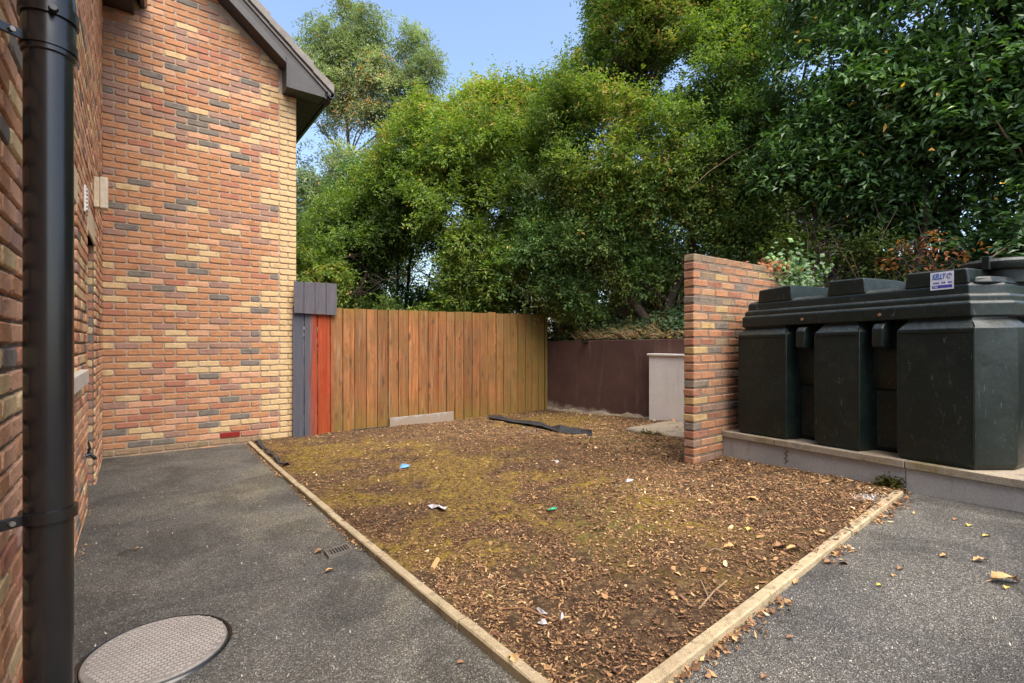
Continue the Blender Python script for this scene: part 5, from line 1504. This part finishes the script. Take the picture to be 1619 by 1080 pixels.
# ivy over the bank, behind wall and tank
def ivy(name, n, s0, s1, d0, d1, L, seed, mat, tb=0.0, hang=0.0):
    r = np.random.RandomState(seed)
    s_ = r.uniform(s0, s1, n * 2); d = d0 + (d1 - d0) * r.beta(1.1, 1.6, n * 2); XY = FE + RWd * s_[:, None] + NL * d[:, None]
    nz = fnoise(np.column_stack([XY, s_ * 0]), 1.7, 1); k_ = nz > -.5 + .8 * tb
    XY, s_, d = XY[k_][:n], s_[k_][:n], d[k_][:n]; m = len(s_)
    z_ = bank_at(XY[:, 0], XY[:, 1]) + .03 + np.abs(r.normal(0, .05, m)) - hang * np.clip(.2 - d, 0, .3) * 1.5
    c = np.column_stack([XY, z_])
    nrm = unit(np.column_stack([-NL[0] * .6 + r.normal(0, .4, m), -NL[1] * .6 + r.normal(0, .4, m), np.full(m, 1.0)]))
    ax = unit(np.cross(nrm, r.normal(0, 1, (m, 3)))); wv = np.cross(ax, nrm); l = (L * r.uniform(.5, 1.3, m))[:, None]
    # five pointed leaf, as three quads
    V = np.stack([c - ax * l * .35, c - ax * l * .15 + wv * l * .5, c + ax * l * .15 + wv * l * .28, c + ax * l * .6 + nrm * l * -.1, c + ax * l * .15 - wv * l * .28, c - ax * l * .15 - wv * l * .5, c + nrm * l * .06], 1).reshape(-1, 3)
    b = np.arange(m)[:, None] * 7
    Fa = np.concatenate([b + np.array([[0, 1, 2, 6]]), b + np.array([[6, 2, 3, 4]]), b + np.array([[0, 6, 4, 5]])], 0)
    tv = np.clip(.45 + .25 * fnoise(c, 2.5) + r.normal(0, .18, m), 0, .97); tv = np.where(r.uniform(0, 1, m) < .01, 1, tv)
    return kind(link(name, mesh_np(name, V, Fa, mat, tint=np.tile(tv, 3))), 'stuff')
ivy("ivy_ground_cover", 9000, -.3, 4.8, .02, 1.4, .065, 50, M_ivy, 0, 1.0)
ivy("ivy_ground_cover", 9000, 4.4, 10, .02, 2.4, .075, 51, M_ivy, -.5)
kind(link("dry_leaf_litter", (lambda r, n: (lambda s_, d: (lambda XY: mesh_np("dry_leaf_litter", (lambda c, a: np.stack([c - a * .03, c + np.cross(a, Z3) * .016 + Z3 * .01, c + a * .035 + Z3 * .015, c - np.cross(a, Z3) * .016], 1).reshape(-1, 3))(np.column_stack([XY, bank_at(XY[:, 0], XY[:, 1]) + .03]), unit(r.normal(0, 1, (n, 3)) * np.array([1, 1, .3]))), np.arange(n * 4).reshape(n, 4), M_chip, tint=r.uniform(.3, .95, n)))(FE + RWd * s_[:, None] + NL * d[:, None]))(r.uniform(-.5, 9, n), r.uniform(.1, 2.5, n)))(np.random.RandomState(52), 6000)), 'stuff')
# dry brush and dead branches over the bank
G = Geo(); rr = random.Random(60)
for k in range(150):
    px = rr.uniform(868, 1085) if k < 90 else rr.uniform(1240, 1600); Y0 = (9.2 - (px - 868) / 217 * 1.5) if k < 90 else rr.uniform(5.3, 6.2)
    a = Vector(at(px, 515 if k < 90 else 425, Y0 + .3)); a.z = float(bank_at(a.x, a.y))
    e = a + Vector((rr.uniform(-.6, .6), rr.uniform(-.2, .4), rr.uniform(.05, .6) if k % 3 else rr.uniform(.6, 1.3)))
    m = a.lerp(e, .5) + Vector((rr.uniform(-.1, .1), 0, rr.uniform(0, .2)))
    G.tube([a, m, e], [.006, .004, .002], 4)
kind(build("dry_brush", G, M_twig), 'stuff')
for (pix, Yv, rad, lab) in (([(925, 430), (945, 415), (960, 380), (985, 350)], 8.3, .012, "thin dead branch sticking out over the fence's far corner"),
                          ([(1090, 300), (1120, 272), (1160, 245), (1195, 228)], 6.9, .005, "thin bare arching branch above the garden wall"),
                          ([(1545, 420), (1570, 405), (1600, 385), (1618, 360)], 4.9, .006, "thin pale bramble stem arching up at the right edge behind the tank"),
                          ([(1575, 190), (1590, 215), (1612, 235), (1625, 262)], 5.0, .014, "reddish bare branch among the laurel leaves at the right edge")):
    G = Geo().tube([at(x, y, Yv + .05 * k) for k, (x, y) in enumerate(pix)], [rad * .3, rad * .9, rad * .7, rad * .3], 7)
    tag(build("bare_branch", G, M_twig, smooth=True), lab, "branch")
# ivy and dead growth spilling over the far end of the garden wall
def clump(name, pts, n, L, mat, seed, spread):
    r = np.random.RandomState(seed); pts = np.array(pts, float); m = n
    c = pts[r.randint(len(pts), size=m)] + r.normal(0, 1, (m, 3)) * spread
    nrm = unit(r.normal(0, .5, (m, 3)) + np.array([-.3, -.7, .7])); ax = unit(np.cross(nrm, r.normal(0, 1, (m, 3)))); wv = np.cross(ax, nrm); l = (L * r.uniform(.5, 1.3, m))[:, None]
    V = np.stack([c - ax * l * .5, c + wv * l * .42, c + ax * l * .6, c - wv * l * .42, c + nrm * l * .08], 1).reshape(-1, 3); b = np.arange(m)[:, None] * 5
    Fa = np.concatenate([b + np.array([[0, 1, 4]]), b + np.array([[1, 2, 4]]), b + np.array([[2, 3, 4]]), b + np.array([[3, 0, 4]])], 0)
    tv = np.clip(r.beta(2, 2, m), 0, 1)
    return link(name, mesh_np(name, V, Fa, mat, tint=np.tile(tv, 4)))
gt = lambda t, z_, o=0.0: (*(GW0 + D * t + NG * o), z_)
kind(clump("ivy_over_wall", [gt(1.5 + .06 * k, 2.08 - .07 * (k % 5) * (k > 3), .04) for k in range(12)] + [gt(1.75, 2.05, 0), gt(1.9, 2.0, 0), gt(1.85, 1.9, 0)], 700, .055, M_l3, 71, (.13, .10, .11)), 'stuff')
kind(clump("dry_leaves_over_wall", [gt(1.25 + .07 * k, 2.11, 0.0) for k in range(8)], 150, .045, M_l5, 72, (.08, .06, .025)), 'stuff')
# debris gathered along kerbs, walls and plinth
def debris(name, segs, n, seed, L=.018, mat=None, spread=.035):
    r = np.random.RandomState(seed); out = []
    ln = np.array([np.linalg.norm(b - a) for a, b, _ in segs]); pi = ln / ln.sum()
    k = r.choice(len(segs), n, p=pi); t_ = r.uniform(0, 1, n)
    A_ = np.array([s_[0] for s_ in segs]); B_ = np.array([s_[1] for s_ in segs]); N_ = np.array([s_[2] for s_ in segs])
    dn = r.uniform(0, 1, n)
    P = A_[k] + (B_[k] - A_[k]) * t_[:, None] + N_[k] * (np.abs(r.normal(0, spread, n)))[:, None]
    keep = fnoise(np.column_stack([P, P[:, 0] * 0]), 3.0, 1) > -.1; P = P[keep]; m = len(P)
    c = np.column_stack([P, g(P[:, 0], P[:, 1]) + .006 + r.uniform(0, .008, m)])
    a = unit(np.column_stack([r.normal(0, 1, (m, 2)), r.normal(0, .25, m)])); b = unit(np.cross(a, np.array([0, 0, 1.]) + r.normal(0, .4, (m, 3)))); l = (L * np.exp(r.normal(0, .45, m)))[:, None]
    V = np.stack([c - a * l * .5, c + b * l * .28, c + a * l * .55 + Z3 * l * .2, c - b * l * .25], 1).reshape(-1, 3)
    return kind(link(name, mesh_np(name, V, np.arange(m * 4).reshape(m, 4), mat or M_chip, tint=np.clip(r.beta(2.2, 2, m), 0, 1))), 'stuff')
kdir = unit(KC - K1a[:2]); k1o = np.array([kdir[1], -kdir[0]]); k1o = k1o if k1o @ D < 0 else -k1o
k2dir = unit(K2a[:2] - KC); k2o = np.array([k2dir[1], -k2dir[0]]); k2o = k2o if k2o @ np.array([1, -.5]) > 0 else -k2o
debris("kerb_debris", [(K1a[:2] + k1o * .03, KC + k1o * .03, k1o)], 1500, 81, .012, spread=.02)
debris("kerb_debris", [(KC + k2o * .03, K2a[:2] + k2o * .03, k2o)], 1000, 82, .017, spread=.035)
debris("kerb_debris", [(P0 + U * 1.45 - W * .0, P0 + U * 3.2, -W)], 500, 83, .014, spread=.03)
debris("kerb_debris", [(GL + NG * .012, GR + NG * .012, NG), (GL - DL * .8 + NL * .02, GL - DL * 6 + NL * .02, NL)], 900, 84, .010, spread=.02)
# dead grass and bramble on the bank edge
r = np.random.RandomState(90); n = 5200
s_ = r.uniform(-.4, 4.6, n); d_ = .06 + np.abs(r.normal(0, .42, n)); XY = FE + RWd * s_[:, None] + NL * d_[:, None]
kp = fnoise(np.column_stack([XY, s_ * 0]), 2.0, 2) > -.3; XY = XY[kp]; n = len(XY)
c = np.column_stack([XY, bank_at(XY[:, 0], XY[:, 1]) - .01]); h = r.uniform(.06, .26, n)[:, None]
dr = unit(np.column_stack([r.normal(-.3, .6, n), r.normal(-.3, .5, n), r.uniform(.25, 1.0, n)])); sd_ = unit(np.cross(dr, r.normal(0, 1, (n, 3)))) * .0035
m1 = c + dr * h * .55; e = c + dr * h - np.array([0, 0, 1.]) * h * .25
V = np.stack([c - sd_, c + sd_, m1 + sd_, m1 - sd_, e + sd_ * .2, e - sd_ * .2], 1).reshape(-1, 3); b = np.arange(n)[:, None] * 6
M_dry = attr_mat("dead_grass", [(0, (.14, .085, .04)), (.5, (.32, .22, .11)), (.85, (.46, .34, .18)), (1, (.12, .15, .04))], .85, .15)
tv = r.beta(2, 2, n)
kind(link("dead_grass", mesh_np("dead_grass", V, np.concatenate([b + np.array([[0, 1, 2, 3]]), b + np.array([[3, 2, 4, 5]])], 0), M_dry, tint=np.concatenate([tv, tv]))), 'stuff')
